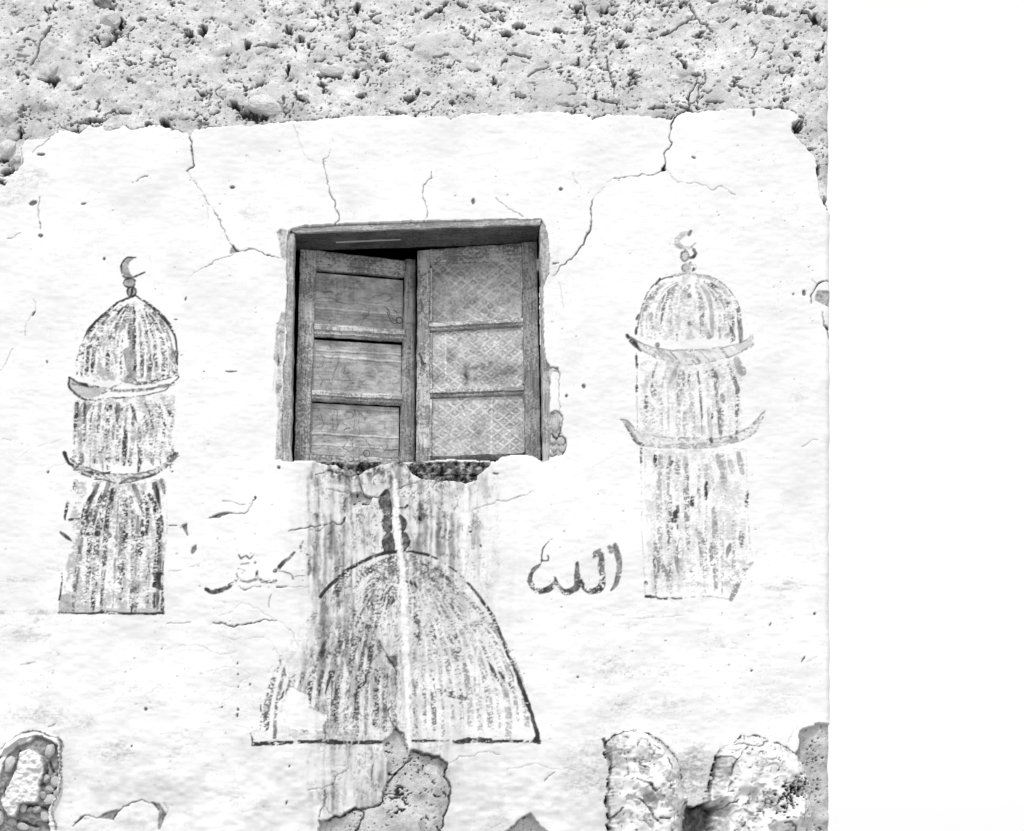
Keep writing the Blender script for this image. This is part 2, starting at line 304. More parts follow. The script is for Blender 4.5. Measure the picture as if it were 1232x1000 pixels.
def shaft(yt, yb, lt, rt, lb, rb, n, w, cov, dark, splay=0):
    for i in range(n):
        u = (i+.5)/n + rr.uniform(-.01, .01); c = abs(u-.5)*2
        x0 = lt+(rt-lt)*u; x1 = lb+(rb-lb)*u
        x0c = x0+(0.5-u)*splay*2
        y0 = yt+8*(1-c*c) + rr.uniform(0, 5); y1 = yb+rr.uniform(-7, 0)
        x1 += rr.uniform(-3, 3); x0 += rr.uniform(-2.5, 2.5)
        f = lambda t: (np.interp(t, (0, .12, .3, 1), (x0c, (x0c+x0*3)/4, x0+(x1-x0)*.3, x1)), y0+(y1-y0)*t)
        cuts = [0]+sorted(rr.uniform(.15, .85) for _ in range(rr.choice([0, 1, 2, 2])))+[1]
        for a_, b_ in zip(cuts[:-1], cuts[1:]):
            a_ += rr.uniform(0, .06); b_ -= rr.uniform(-.05, .09)
            if b_-a_ < .08 or rr.random() < .08: continue
            dx = rr.uniform(-2.2, 2.2); dx2 = dx+rr.uniform(-2.5, 2.5); ww = w*rr.uniform(.5, 1.6)
            brush([(f(a_+(b_-a_)*q)[0]+dx+(dx2-dx)*q, f(a_+(b_-a_)*q)[1]) for q in (0, .33, .66, 1)], (ww*.7, ww, ww*rr.uniform(.7, 1.1), ww*.5), cov*rr.uniform(.55, 1.5), dark*rr.uniform(.55, 1.15))
def under(P, k):
    s_, m_ = poly_mask(P, 1.5, 2); q = sstep(.30, 1.0, uniform(vnoise(6, 12, 811)+.9*vnoise(3, 1.2, 812)+.6*N_f+.4*vnoise(2.2, 9, 813))[s_])
    PNT[s_] = np.maximum(PNT[s_], m_*k*.80*q)
def band(top, bot, lo, hi, dark, n=16, fill=.3):
    """rope-like balcony: two edges, grey body, slanting hatches"""
    T_, B_ = smooth(top, 3), smooth(bot, 3); wash(list(T_)+list(B_[::-1]), fill)
    brush(top, lo, .8, dark); brush(bot, hi, .82, dark)
    for k in range(n):
        u = (k+.5)/n; a = T_[int(u*(len(T_)-1))]; b = B_[int(min(1, u+.03)*(len(B_)-1))]
        brush([(a[0]-1, a[1]+1), ((a[0]+b[0])/2+1, (a[1]+b[1])/2), (b[0]+2, b[1]-1)], rr.uniform(1.6, 4), .6, dark*rr.uniform(.3, .95))
under([(163, 362), (140, 378), (106, 402), (96, 440), (97, 460), (208, 458), (211, 430), (205, 398), (185, 372)], .42); under([(90, 482), (212, 476), (207, 556), (88, 560)], .36); under([(92, 580), (200, 578), (197, 734), (74, 736)], .40)
under([(829, 332), (795, 340), (775, 362), (769, 410), (890, 408), (888, 370), (865, 340)], .30); under([(769, 436), (891, 430), (892, 528), (769, 532)], .26); under([(774, 541), (897, 540), (898, 700), (880, 716), (780, 714)], .22)
# left minaret
wash([(163, 311), (154.6, 310.5), (148, 316.4), (146, 324.5), (149, 332), (156, 335), (161, 334), (157, 329), (154, 322), (156, 316)], .62)
brush([(163.3, 310.7), (154.6, 310.2), (147.7, 316.4), (146, 324.5), (149, 332.5), (156, 335), (166, 332), (175, 328)], (1.8, 2, 2.2, 2.2, 2, 1.2), .93, .95)
ring(156.5, 341, 7, 5.5, 2.4, .9, .6); ring(158.5, 352, 5, 6, 2.6, .85, .6)
brush([(160, 347), (158, 357)], 3, .8)
brush([(162, 356), (142, 366), (123.6, 381), (107.5, 398), (99, 416)], (3, 2.4, 3.4, 3, 1), .86, 1); brush([(99, 416), (94, 436), (93, 452)], 3, .35, .7)
brush([(154, 369), (139, 384)], (5, 7, 3), .8, 1)
brush([(163, 356), (178.7, 367), (197, 384), (208.6, 400), (213.7, 419), (214, 440)], (2, 3, 5, 3, 2, 2), .9, 1); brush([(213, 425), (212, 452)], 5, .6, .6)
fan((163, 360), 462, (98, 104, 111, 120, 129, 138, 147, 156, 164, 172, 180, 189, 197, 204, 210), 3.6, 4.6, .46, .85)
for p in [(108, 400, 106, 450), (118, 395, 112, 440), (128, 380, 118, 420), (150, 372, 140, 400), (176, 372, 190, 395), (160, 385, 158, 412), (185, 430, 182, 445)]:
    brush([(p[0], p[1]), ((p[0]+p[2])/2-1, (p[1]+p[3])/2), (p[2], p[3])], 7, .55, .7)
wash([(149, 422), (169.5, 414), (164, 423), (166, 442), (162.6, 462), (146.5, 461), (154.6, 451), (151, 437)], .62)
wash([(148, 392), (158, 388), (163, 402), (157, 410)], .5)
brush([(168, 390), (190, 391)], 2.5, .6, .7); brush([(120, 402), (138, 410)], 5, .7, .7)
brush([(166, 461), (175, 462), (188, 459), (197, 455)], 3.2, .65, .95)
wash([(84.5, 455.5), (96, 462), (119, 467), (132, 467), (124, 476), (110, 482), (97, 477), (86, 467)], .38)
[brush([(x, 463+8*math.sin((x-86)/124*math.pi)), (x+9, 466+9*math.sin((x-80)/124*math.pi)-3)], rr.uniform(2, 4), .7, .6) for x in range(88, 208, 8)]
brush([(84.5, 455.5), (96, 462.4), (108, 466), (119, 467)], (2, 3, 4, 2.5), .85, .95); brush([(119, 478), (136, 468), (152, 462), (170, 464), (188, 461), (205, 456), (214.4, 452)], 2.2, .6, .6)
brush([(84, 456), (84.5, 467), (96, 478.5), (109.8, 483), (130, 480), (153, 480), (178.7, 476), (199.4, 470.5), (215, 455)], (2.2, 3.4, 2, 1.4, 2, 1.5, 1.5, 2.6), .72, .85)
shaft(478, 568, 90, 212, 88, 206, 16, 5, .50, .80, 12)
brush([(94, 485), (92, 515)], 5, .72, .9); brush([(103, 488), (102, 530)], 4, .8, .75); brush([(121, 486), (119, 520)], 4, .7, .7); brush([(158, 486), (166, 510)], (2, 4, 1), .85, .8)
ring(141, 493, 1.2, 1.2, 2, .8, .6); ring(147, 494, 1.2, 1.2, 2.2, .8, .6)
brush([(77.6, 546), (83.6, 558), (93, 562)], (5, 4, 2), .95, 1); brush([(84, 558), (98, 566), (117, 571), (134, 569)], (2, 2.5, 4, 3), .75, .85)
brush([(90, 566), (105, 574), (125, 579), (146, 583), (155, 577), (175, 576), (194, 567), (206, 556), (214.5, 546)], (2, 1.6, 1.6, 3.5, 3, 2, 2.6), .8, .78)
band([(86, 553), (98, 561), (120, 568), (146, 572), (175, 570), (198, 560), (212, 547)], [(88, 562), (105, 573), (125, 578), (146, 582), (175, 577), (196, 567), (214, 550)], 1.6, 1.8, .75, 18, .16); brush([(203, 553), (212, 546)], 3, .9, .9); brush([(110, 545), (130, 538), (146, 536)], 2, .7, .4)
shaft(582, 736, 92, 200, 76, 195, 16, 5, .50, .82, 17)
for a in [((118, 584), (112, 600), (106, 616)), ((131, 584), (126, 598), (118, 615), (114, 630)), ((139, 590), (134, 606)), ((162, 586), (168, 602), (174, 622)), ((187, 584), (191, 605)), ((195, 580), (199, 596)), ((92, 580), (90, 592))]:
    brush(a, (6, 5, 3), .85, .62)
brush([(189, 586), (192, 606)], (2, 4.5, 3), .95, 1)
for x, y, r_ in [(105.7, 643, 3.6), (118.4, 643, 3.6), (132, 645, 2.8), (172.5, 644, 2)]: ring(x, y, r_*.5, r_*.5, r_*1.2, 1, .9, .95)
ring(141, 647, 1.6, 1.6, 3, .5, .4)
brush([(74, 641), (86, 651)], (3, 5, 2), .9, .9)
brush([(83, 605), (80, 618), (79, 626)], (3, 4, 2), .85, 1); brush([(84, 626), (96, 625)], 3, .7, .8); brush([(75, 690), (74, 708), (72, 722)], (1.5, 2.5, 2), .9, 1)
wash([(72, 716), (84, 714), (90, 737), (71, 738)], .5); wash([(88, 728), (130, 732), (190, 734), (196, 738), (90, 738)], .35)
brush([(71, 738), (100, 738.5), (130, 737.5), (165, 739), (198, 738)], (2, 2.4, 3.4, 2.6, 3), .86, .95)
brush([(193, 642), (192, 664)], 3.2, .8, .9); brush([(197, 676), (196, 737)], (1.5, 2, 6), .6, .8); brush([(186, 718), (186, 732)], 3, .8, .8)
skin([(183, 690), (196, 690), (194, 700), (197, 712), (185, 708), (187, 700)], .13, .006, .4)
brush([(200, 583), (202, 628), (198, 676)], 1, .5, .3); brush([(196, 690), (195, 690)], 2, 1, 1)
# right minaret, a paler hand
brush([(830.4, 280), (822, 282), (815.5, 287), (814.5, 293), (819, 298), (828, 299), (836, 294)], (3, 7, 8, 6, 3, 2), .8, .34); brush([(830.4, 279), (828, 283)], 4, .9, .6); brush([(816, 297), (824, 301), (832, 298)], 2, .7, .6)
ring(823.6, 309, 5, 6, 2.4, .75, .35); brush([(829, 311), (834, 311), (837, 306), (834, 301)], 3.8, .95, .85); ring(825, 323, 5, 4.5, 2.2, .7, .4); brush([(831, 318), (836, 322), (832, 328)], 4, .8, .8)
brush([(808, 333), (826, 330), (840, 333), (860, 338)], (3, 6, 3), .7, .32)
brush([(826, 329.6), (797, 337), (780, 351), (771.6, 373), (766, 400)], 1.6, .75, .75); brush([(826, 329.6), (854, 334), (873.5, 346), (885.5, 363), (891.5, 385), (892.7, 410)], 1.6, .7, .6)
for a in [((794, 337), (789, 343)), ((768, 380), (766, 385)), ((766, 396), (765, 402))]: brush(a, 3.2, .95, .95)
fan((829, 332), 414, (771, 778, 787, 796, 806, 815, 846, 856, 865, 873, 881, 888), 4.6, 5.2, .58, .60)
for a in [((838, 343), (850, 352), (864, 358)), ((783, 380), (784, 395)), ((874, 378), (880, 395), (882, 406)), ((828, 346), (818, 362)), ((783, 360), (795, 346))]: brush(a, 6, .65, .42)
for x, y in [(851, 402), (853, 406), (829, 357), (830, 390), (790, 416), (876, 404)]: ring(x, y, 1.5, 1.5, 3, .6, .5)
wash([(754, 404), (766, 410), (768, 420), (760, 416)], .75); wash([(778, 420), (800, 425), (790, 427)], .35); wash([(818, 424), (845, 430), (835, 433), (822, 431)], .32); wash([(884, 416), (904, 404), (905, 417), (888, 424)], .32); wash([(848, 421), (860, 424), (850, 426)], .3)
brush([(753.6, 404), (762, 414), (770, 423)], (4, 6, 3), .85, .95)
brush([(754, 404), (778, 417), (800, 421.5), (816, 422.7), (854, 420.7), (888, 414.7), (904, 404)], 1.6, .75, .5)
brush([(765, 418), (792, 432.7), (828, 439.5), (869, 432.7), (888, 425.5), (905, 417), (905, 404)], 1.6, .68, .5)
shaft(434, 530, 770, 892, 772, 892, 13, 5.5, .56, .56, 14)
brush([(815, 441), (806, 462)], (3, 7, 4), .95, .42); brush([(886, 434), (892, 448)], (8, 11), .9, .38); brush([(790, 438), (785, 452)], 2.5, .8, .45); brush([(829, 448), (828, 462)], 2.2, .6, .8); brush([(857, 499), (856, 504)], 2.5, 1, .95); brush([(866, 492), (866, 496)], 2, 1, .9)
brush([(765.6, 426), (765.8, 480), (767, 520)], 1, .7, .5)
for y in (433, 440, 468): brush([(765.6, y-3), (765.8, y+3)], 3, .95, .95)
wash([(747.3, 504.7), (758, 507), (762, 520), (770, 533), (764, 533), (756, 520)], .5); wash([(770, 522), (795, 522), (800, 525), (772, 527)], .25)
brush([(747.3, 504.7), (756, 518), (764, 531), (773, 536)], (1.6, 1.6, 3, 4), .9, .95); brush([(747, 504.5), (758, 509), (764, 518)], 1.6, .8, .7)
brush([(770, 536), (798, 537), (824, 536), (855, 535), (886, 530)], (2.5, 4, 6, 5, 6), .75, .36); brush([(772, 521.6), (800, 526), (824, 527), (865.6, 528), (897, 516.4), (919, 495.6)], 1.5, .65, .45)
band([(760, 512), (772, 522), (800, 526.5), (824, 527.5), (865, 528), (897, 517), (917, 498)], [(764, 530), (776, 537), (800, 539), (824, 540), (856, 538.5), (886, 532), (906, 521), (918, 502)], 1.4, 1.6, .50, 20, .10); band([(756, 407), (778, 417), (800, 421.5), (816, 422.7), (854, 420.7), (888, 414.7), (903, 406)], [(766, 420), (792, 432.7), (828, 439.5), (869, 432.7), (888, 425.5), (904, 415)], 1.4, 1.6, .5, 18, .10); brush([(886, 532), (905, 524), (915, 508), (920, 494)], 1.4, .6, .45); brush([(878, 526), (880, 527)], 3.5, .9, .6); brush([(855, 529), (856, 531)], 4.5, .9, .7); brush([(900, 515), (912, 506)], 3, .6, .55)
shaft(540, 714, 774, 896, 780, 896, 14, 5.5, .44, .58, 7)
for a in [((824, 552), (825, 566)), ((863, 549), (870, 572)), ((888, 546), (893, 570)), ((878, 556), (881, 568))]: brush(a, (6, 8, 5), .9, .36)
for a in [((788, 550), (788, 560), 5), ((809, 556), (803, 565), 4), ((849, 582), (849, 600), 4.5), ((833, 600), (832, 607), 6), ((898, 594), (898, 610), 4.5), ((812, 618), (811, 628), 7)]: brush(a[:2], a[2], .62, .95)
for a in [((838, 636), (843, 652), (844, 680)), ((786, 652), (792, 680), (790, 696)), ((811, 650), (815, 690)), ((855, 655), (856, 680)), ((878, 655), (874, 670)), ((796, 680), (804, 700))]: brush(a, (3, 7, 5, 3), .72, .5)
wash([(835, 635), (845, 642), (842, 650), (838, 648)], .45)
brush([(891, 697), (885, 708), (879, 722)], (4, 7, 5), .8, .48); brush([(905, 677), (888, 690), (872, 702)], (3, 8, 8), .6, .3); brush([(815, 706), (830, 703), (850, 705)], 6, .5, .25)
brush([(771, 541), (771, 560)], 3, .55, 1); brush([(771, 560), (772, 640), (776, 714)], 1, .5, .35); brush([(897, 542), (900, 610), (902, 665)], 1.2, .5, .35)
brush([(777, 718.5), (790, 719)], (4, 4, 2), .97, 1); brush([(791, 720), (802, 720.5)], 2.6, .95, 1); brush([(806, 721), (820, 721)], 1.8, .9, .9); brush([(820, 720), (850, 718), (880, 722)], 1.6, .5, .35)
ring(777, 702, 1.2, 1.2, 2, .9, .8)
# big dome with beaded finial
for P in [[(456, 604), (465.7, 589.5), (469.3, 602.6), (470, 618.7), (461.3, 616.5)], [(464, 620), (460.5, 626), (461.3, 636), (465.7, 640.6), (470.8, 639), (470, 620)], [(481, 620), (487.6, 626), (488.3, 633.3), (484, 640.6), (481, 637.7)],
          [(465.7, 642), (460, 650.8), (462, 659.6), (464, 665.4), (473.7, 664.7), (472, 643.5)], [(481.7, 642), (487.6, 642), (493.4, 652.3), (489, 659.6), (484.7, 664), (482.5, 652)]]:
    wash(P, .95, .3); brush(P+[P[0]], 1.8, 1.0, 1.0, warp=.3)
brush([(456, 602), (464, 590)], (1, 4, 3), .95, .95); brush([(481, 611), (486, 612), (490, 608)], 3, .9, .85)
brush([(385.5, 719), (394, 708), (406, 697), (420, 685), (435, 677), (452, 669.5), (467, 665.5), (478, 665)], (4.5, 5, 5, 4.5, 4.5, 5, 4), .93, 1, .8)
brush([(490, 665), (497, 664.4), (512, 668), (525, 673)], (2.5, 3.5, 2.5), .9, 1); brush([(525, 673), (540, 682), (554, 693), (566, 706)], (2, 1.6, 3), .62, .85)
brush([(564, 704), (579, 722), (591, 740), (600.5, 761.7), (610, 785)], (3, 3.6, 4, 4.2, 3), .82, .95); brush([(610, 785), (620, 808), (631, 837), (637, 853), (642, 870), (647, 888)], (3, 5, 5.5, 4.5, 5.5), .88, 1)
brush([(305, 895.5), (330, 894.5), (352, 893.5)], (5, 5.2, 4), .94, 1, .8); brush([(360, 893), (390, 892.5), (416, 894)], (4, 4, 6, 4), .93, 1, .8); brush([(421, 894), (440, 893.5), (465, 893)], (4, 6, 2.5), .9, 1, .8)
brush([(497, 892), (524, 891.5)], (4, 3, 2), .9, 1, .8); brush([(524, 892), (540, 892)], 1.5, .6, .6); brush([(545, 893), (571, 891.5)], (3, 7, 6), .88, 1, .8); brush([(576, 891), (590, 892)], (7, 6), .9, 1, .8); brush([(590, 893), (620, 892.5), (648, 892.5)], (4, 3.4, 5.5), .86, 1, .8)
ring(645, 891, 2, 2, 5, 1, .9, .97)
brush([(302, 883), (304, 893)], 1.5, .8, .9)
for i, x in enumerate([320, 331, 344, 356, 368, 380, 392, 404, 416, 428, 440, 452, 463, 474, 500, 511, 522, 533, 545, 556, 567, 578, 590, 601, 612, 623, 634]):
    L = x < 486; ax = 478 if L else 490; dark = .62 if x < 480 else .46; cov = .55 if L else .42
    f = lambda t: (ax+(x-ax)*(1-(1-t)**2.5), 668+(890-668)*t)
    for a0, a1 in ((.03, .36), (.34, .68), (.64, .97)):
        t0, t1 = a0+rr.uniform(-.02, .05), a1+rr.uniform(-.08, .03)
        if L and x < 385 and a1 < .6: continue
        brush([f(t0), f((2*t0+t1)/3), f((t0+2*t1)/3), f(t1)], 6*rr.uniform(.6, 1.4), cov*rr.uniform(.5, 1.4), dark*rr.uniform(.6, 1.2))
for a in [((470, 672), (440, 690), (425, 712)), ((462, 680), (445, 705), (440, 730)), ((478, 700), (465, 722), (458, 752)), ((420, 690), (405, 712), (402, 730)), ((500, 672), (520, 684), (540, 700)), ((432, 740), (430, 765), (420, 800)), ((404, 768), (425, 772), (440, 765)),
          ((455, 720), (448, 745)), ((412, 745), (430, 742)), ((386, 788), (402, 800)), ((520, 755), (524, 790)), ((545, 750), (550, 790)), ((500, 740), (504, 775)), ((522, 830), (560, 840))]: brush(a, (6, 9, 6), .5, .7)
for a in [((436, 808), (440, 818), (430, 830), (427, 845)), ((589, 798), (597, 815), (604, 825)), ((487, 700), (496, 702), (505, 712)), ((476, 718), (470, 730)), ((398, 812), (392, 835)), ((345, 830), (337, 842))]: brush(a, (2, 5, 3, 1.5), .93, .95)
wash([(385, 781), (392, 781), (392, 790), (385, 790)], .9); brush([(385, 786), (400, 786), (414, 784)], 5, .7, .6)
brush([(338, 794), (330, 815), (322, 840), (312, 878)], 4, .35, .6); brush([(375, 810), (372, 845)], 5, .7, .75); brush([(402, 808), (401, 860)], 6, .6, .75)
ring(555, 839, 1.6, 2.6, 1.6, .9, .5); brush([(618, 815), (612, 800)], 3, .7, .8); brush([(600, 810), (615, 828)], 3.4, .6, .8)
# written words
brush([(739.5, 657), (743.5, 673), (743.8, 688), (741, 702), (735, 711)], (6, 7.5, 7, 7, 2.5), .78, .62); brush([(733, 659), (735, 664), (741, 660)], 6, .7, .55)
brush([(716, 669), (722, 667), (723, 682), (725, 697), (721.7, 708), (712.6, 712), (703.5, 708), (698, 700)], (6, 7, 7.5, 8, 8, 7, 6), .74, .75); brush([(713, 671), (714, 666), (722, 662)], 2.5, .85, .7)
brush([(694.4, 678), (694, 690), (694.4, 704), (688, 711), (679, 713), (671, 705), (667, 695)], (4, 6, 8, 8, 8, 6, 3), .74, .7)
brush([(667, 701), (660.6, 709), (649, 712), (641, 707), (637, 699), (640, 688), (650, 679)], (4, 7, 8, 7, 5, 5, 3), .78, .75)
brush([(652, 677), (651, 669), (654, 658.6), (664, 649)], (2, 1.6, 1.4, 1), .85, .75); brush([(652, 676), (658.7, 675.5), (660, 671.6), (658.7, 669)], 2.2, .9, .8)
brush([(354, 666), (342.6, 676.4), (331, 688)], (3, 4.6, 5), .82, .75); brush([(330, 689), (341, 689), (351.7, 692), (353, 697)], (3, 1.8, 2.6), .75, .5)
brush([(370, 693), (374, 686), (371, 676), (375, 671), (365, 666), (361.5, 661), (364.7, 651.7)], (3, 4, 2, 3, 2.5, 3, 2), .7, .55); brush([(355, 694), (370, 692)], 1.3, .7, .5)
brush([(332, 699.7), (324, 701), (318, 701), (310, 695.8), (310, 688)], (4, 3.4, 3.6, 4, 3), .62, .7)
brush([(308.8, 698), (297, 701), (287, 697), (285, 692), (288, 685), (295.8, 688)], (3.6, 4, 3.6, 2.8, 1.6, 1.5), .78, .66)
brush([(285, 699), (279, 704), (267, 710.8), (256, 712.5), (248, 709)], (3, 5.5, 5.5, 6.5, 4), .82, .8)
brush([(287.4, 668), (291, 673), (296.5, 669), (301, 673), (305.6, 668)], 2, .75, .68); brush([(291, 680), (300, 678.8)], 1.6, .7, .5); ring(307, 678, .8, .8, 1.6, .6, .5)
# later drips and knocks over the paint
def white(pts, w, k=1, warp=1.6): s, m = line_mask(pts, w, 2.0, warp); m = m*(.62+.38*sstep(.12, .4, T_dry[s])); PNT[s] *= 1-m*k; A[s] = A[s]*(1-m*k)+.80*m*k
white([(473, 566), (475, 580), (476, 600), (478, 640), (482, 668), (486, 720), (489, 800), (493, 897)], (2, 9, 7, 8, 6, 6.5, 4, 5), .9)
white([(561, 582), (560, 620), (557, 690)], (5, 7, 3), .9); white([(574, 770), (573, 860), (573.5, 897)], (1.5, 2.2, 2.2), .7); white([(404, 770), (402, 700)], 3, .4); white([(497, 570), (499, 590)], 5, .6)
white([(386, 598), (385, 660), (387, 700)], 2.5, .6); white([(440, 575), (438, 610)], 4, .3); white([(420, 600), (422, 660)], 3, .5)
def gaps(apex, base_y, xs, bulge, w, k):                       # bare streaks the brush left between strokes, following the curve of the dome
    ax, ay = apex
    for x in xs:
        x = x+rr.uniform(-2, 2); f = lambda t: (ax+(x-ax)*(1-(1-t)**bulge), ay+(base_y-ay)*t)
        t0 = rr.uniform(.04, .2); t1 = rr.uniform(.75, 1)
        s_, m_ = line_mask([f(t0+(t1-t0)*q) for q in (0, .1, .2, .35, .5, .7, 1)], (w*.5, w*rr.uniform(.7, 1.3), w, w*.6), 1.2, .9); PNT[s_] *= 1-m_*k*sstep(.15, .5, T_blot[s_])
gaps((486, 668), 890, (326, 338, 350, 363, 374, 386, 398, 410, 423, 434, 446, 458, 470, 506, 517, 528, 540, 551, 562, 573, 584, 596, 607, 618, 630), 2.5, 3.0, .9)
gaps((163, 362), 460, (101, 109, 118, 128, 139, 150, 168, 177, 186, 195, 205), 3.4, 2.6, .9); gaps((829, 334), 412, (775, 784, 794, 804, 815, 842, 853, 863, 873, 883), 4.2, 2.6, .9)
for P, k in [([(345, 830), (352, 826), (372, 838), (372, 850), (393, 860), (388, 880), (350, 876), (338, 860)], .95), ([(388, 792), (402, 792), (406, 808), (388, 806)], .7), ([(388, 722), (398, 718), (425, 735), (428, 765), (400, 772), (388, 758)], .75),
             ([(455, 762), (470, 762), (474, 788), (462, 786)], .9), ([(338, 794), (350, 760), (378, 745), (378, 800), (345, 815)], .8)]:
    s, m = poly_mask(P, 1.2, 2); PNT[s] *= 1-m*k; 
s, m = poly_mask([(345, 830), (352, 826), (372, 838), (372, 850), (393, 860), (388, 880), (350, 876), (338, 860)], 1.2, 1); A[s] = A[s]*(1-.7*m)+.8*.7*m; H[s] -= .003*m
PNT = np.clip(PNT, 0, 1)

# ---- cracks: dirty grooves, their inner shade put into the tone as well
def crack(pts, w=1.4, dep=.007, k=1.0, gap=0.0, jit=1.0, tone=.015):
    s, m = line_mask(pts, np.atleast_1d(w)*.82, .75, 1.35*jit); m = m*(.72+.28*sstep(.15, .45, T_blot[s]))
    if gap: m = m*sstep(gap-.12, gap+.12, T_blot[s]*.6+.4*T_dry[s])
    H[s] -= m*dep*k; A[s] = A[s]*(1-m*k)+tone*m*k; PNT[s] *= 1-m*k
    E[s] -= m*.02*k; EA[s] = EA[s]*(1-.8*m*k)+.06*m*k*.8
crack([(229.5, 165), (232, 185), (233.7, 199), (225, 207.6)], 1.9); crack([(225, 207.6), (241, 230), (249.5, 244.5), (260, 257)], 1.0, k=.6, gap=.15); crack([(260, 257), (270.7, 280.4), (280, 299.4)], 1.2, k=.7, gap=.2)
crack([(248, 246), (251, 262), (251, 275)], .8, k=.35, gap=.3)
skin([(280, 298), (288, 304.5), (276, 308), (277, 304)], .30, .006); crack([(280, 298), (287.5, 304.7), (300, 301), (310.7, 303), (325.5, 310), (343, 314)], (2.4, 1.6, 1.4, 1), k=.85); crack([(287, 305), (277, 310), (262, 315), (242, 325)], 1.2, k=.6, gap=.2)
crack([(242, 325), (228, 336), (219, 350)], .8, k=.3, gap=.3); crack([(389.9, 195), (393, 215), (397.3, 232), (406.8, 258), (404.7, 271)], 1.5, k=.85, gap=.08); crack([(400.9, 170), (394, 192), (389, 194)], .9, k=.6, gap=.3)
crack([(352, 150), (360, 169.6), (367.7, 189.6), (376, 194)], .8, k=.4, gap=.35); crack([(519.5, 206.5), (519, 213), (509.5, 225.5), (508.5, 236), (511.7, 246.6), (514, 265.6)], 1.2, k=.75, gap=.15)
crack([(714, 241), (710, 257), (712, 263.5), (709, 276), (699.5, 295), (691, 308), (680, 318), (664, 332)], (1.2, 1.8, 2.4, 2.6, 1.8, 1.6, 1.2, .8), k=.9); crack([(714, 241), (724, 228), (736.4, 217), (745, 215)], .8, k=.35, gap=.3)
crack([(840, 88), (838, 100), (831, 112), (829, 130), (817, 138.6), (810, 145), (806, 165), (806.7, 176), (800.5, 185), (800.5, 196), (799, 203)], (1, 1.4, 1.6, 2.4, 3, 2.4, 2, 2, 2, 2), k=1); crack([(799, 199), (799, 204)], (3, 7), k=1)
crack([(798, 205), (784, 210), (764, 212), (738, 217)], (1.8, 1.2, .9), k=.75); crack([(802.7, 205.7), (816, 219), (841, 221.8), (857.7, 229), (867.6, 226), (883, 236.5)], (1, 1.2, 1), k=.55, gap=.1)
crack([(47.5, 238), (47, 255), (48.5, 277)], 1.4, k=.7); crack([(11.6, 288.4), (26.4, 283)], 1.2, k=.75); crack([(164.6, 219.6), (172, 216), (179.4, 213)], 1.2, k=.75); crack([(39, 184), (50.6, 175), (61, 168)], 1.1, k=.75)
crack([(278, 618), (294, 618.6), (303, 606), (307, 599)], 1.5, k=.8); crack([(269, 602.4), (290, 607.6), (302, 608)], 1, k=.6, gap=.15); crack([(252, 625), (262, 619), (278, 617)], 1.2, k=.8)
crack([(280, 628), (300, 630), (310, 628), (313, 618)], .8, k=.25, gap=.2); crack([(204, 634.4), (214, 634.4)], 1.4, k=.9, gap=.1); crack([(200, 690), (222, 686), (240, 680)], .9, k=.4, gap=.2)
crack([(348, 639), (356, 637), (376, 634), (390, 632), (400, 629), (408, 632), (416, 625)], (1.8, 2, 1.3, 1.3, 1.6, 1.6, 3.5), k=.9); crack([(378, 636), (385, 639), (390, 631)], 1, k=.7)
crack([(256, 751), (270, 751.6), (282, 753.6), (302, 751), (320, 747), (332, 747)], (1.4, 1.6, 2.2, 1.6, 1.2), k=.85); crack([(332, 747), (342, 752), (352, 762), (360, 780)], .9, k=.35, gap=.15)
crack([(333, 707.6), (346, 707.6)], (2.6, 1.6), k=.85); crack([(346, 708), (370, 706)], .9, k=.4); crack([(284, 705), (295, 711), (305, 708), (315, 707)], 1.2, k=.7, gap=.2); crack([(330, 709), (325, 720), (324, 730)], 1.2, k=.6, gap=.35)
crack([(264, 741), (278, 739), (292, 726), (302, 730), (316, 736), (330, 746)], .8, k=.28, gap=.1); crack([(202, 751), (215, 751), (230, 749.6)], 1.2, k=.5, gap=.15); crack([(262, 760), (275, 770), (292, 769), (320, 768), (334, 784), (337, 794)], .9, k=.3, gap=.1)
crack([(216, 778), (230, 778), (244, 778.6), (265, 788), (282, 787)], 1.2, k=.3, gap=.1); crack([(284, 874), (296, 876), (302, 880)], 1, k=.35)
crack([(455.6, 772), (461, 782), (466, 791), (475.6, 804.5), (475.6, 824), (476.6, 841), (467, 857), (472, 870), (480, 880), (489, 890)], (1, 1.5, 2.4, 1.2, 1.2, 1.4, 1.4, 2.2, 1.6), k=.8); crack([(478, 805), (483, 830), (484, 850), (480, 860)], 1, k=.55, gap=.1)
crack([(470, 557), (451, 560), (436.4, 567), (432, 573), (432.8, 581), (437, 589.5), (438, 595), (448, 598), (457, 599), (467, 591)], (2, 2, 2.4, 2, 1.6, 1.6), k=.9); crack([(477, 589.5), (489, 585), (505, 578.5)], (2, 1, 1), k=.7)
crack([(380, 572), (396, 568), (408, 570), (418, 573), (430, 572)], 1.6, k=.7); crack([(393, 588), (410, 592), (420, 594)], 1.1, k=.6); crack([(596, 604), (617, 601), (625, 598), (642, 592)], (1, 2.4, 1, 1), k=.5, gap=.1); crack([(568, 616), (580, 609), (596, 606)], 1.8, k=.35)
crack([(538.5, 919.6), (555, 911), (563, 912), (576, 906), (590, 905), (600, 908)], 1.1, k=.45, gap=.05); crack([(494.8, 902), (511, 907), (530, 913), (538.5, 920), (535, 931), (542, 944), (540, 961), (541, 969), (533, 982), (532, 997)], (3, 3.4, 3, 2.2, 2, 3, 2.4, 2), k=.85)
crack([(466, 941), (479, 926), (494, 911)], 2.2, k=.7, gap=.1); crack([(416, 980), (423, 974), (436, 974), (449, 970.6), (460, 964), (462, 952)], (3, 3, 2, 2, 2), k=.85); crack([(392, 986), (416, 981)], 2.4, k=.85); crack([(420, 978), (428, 972), (437, 980), (432, 992), (428, 1000)], 2.6, k=.85)
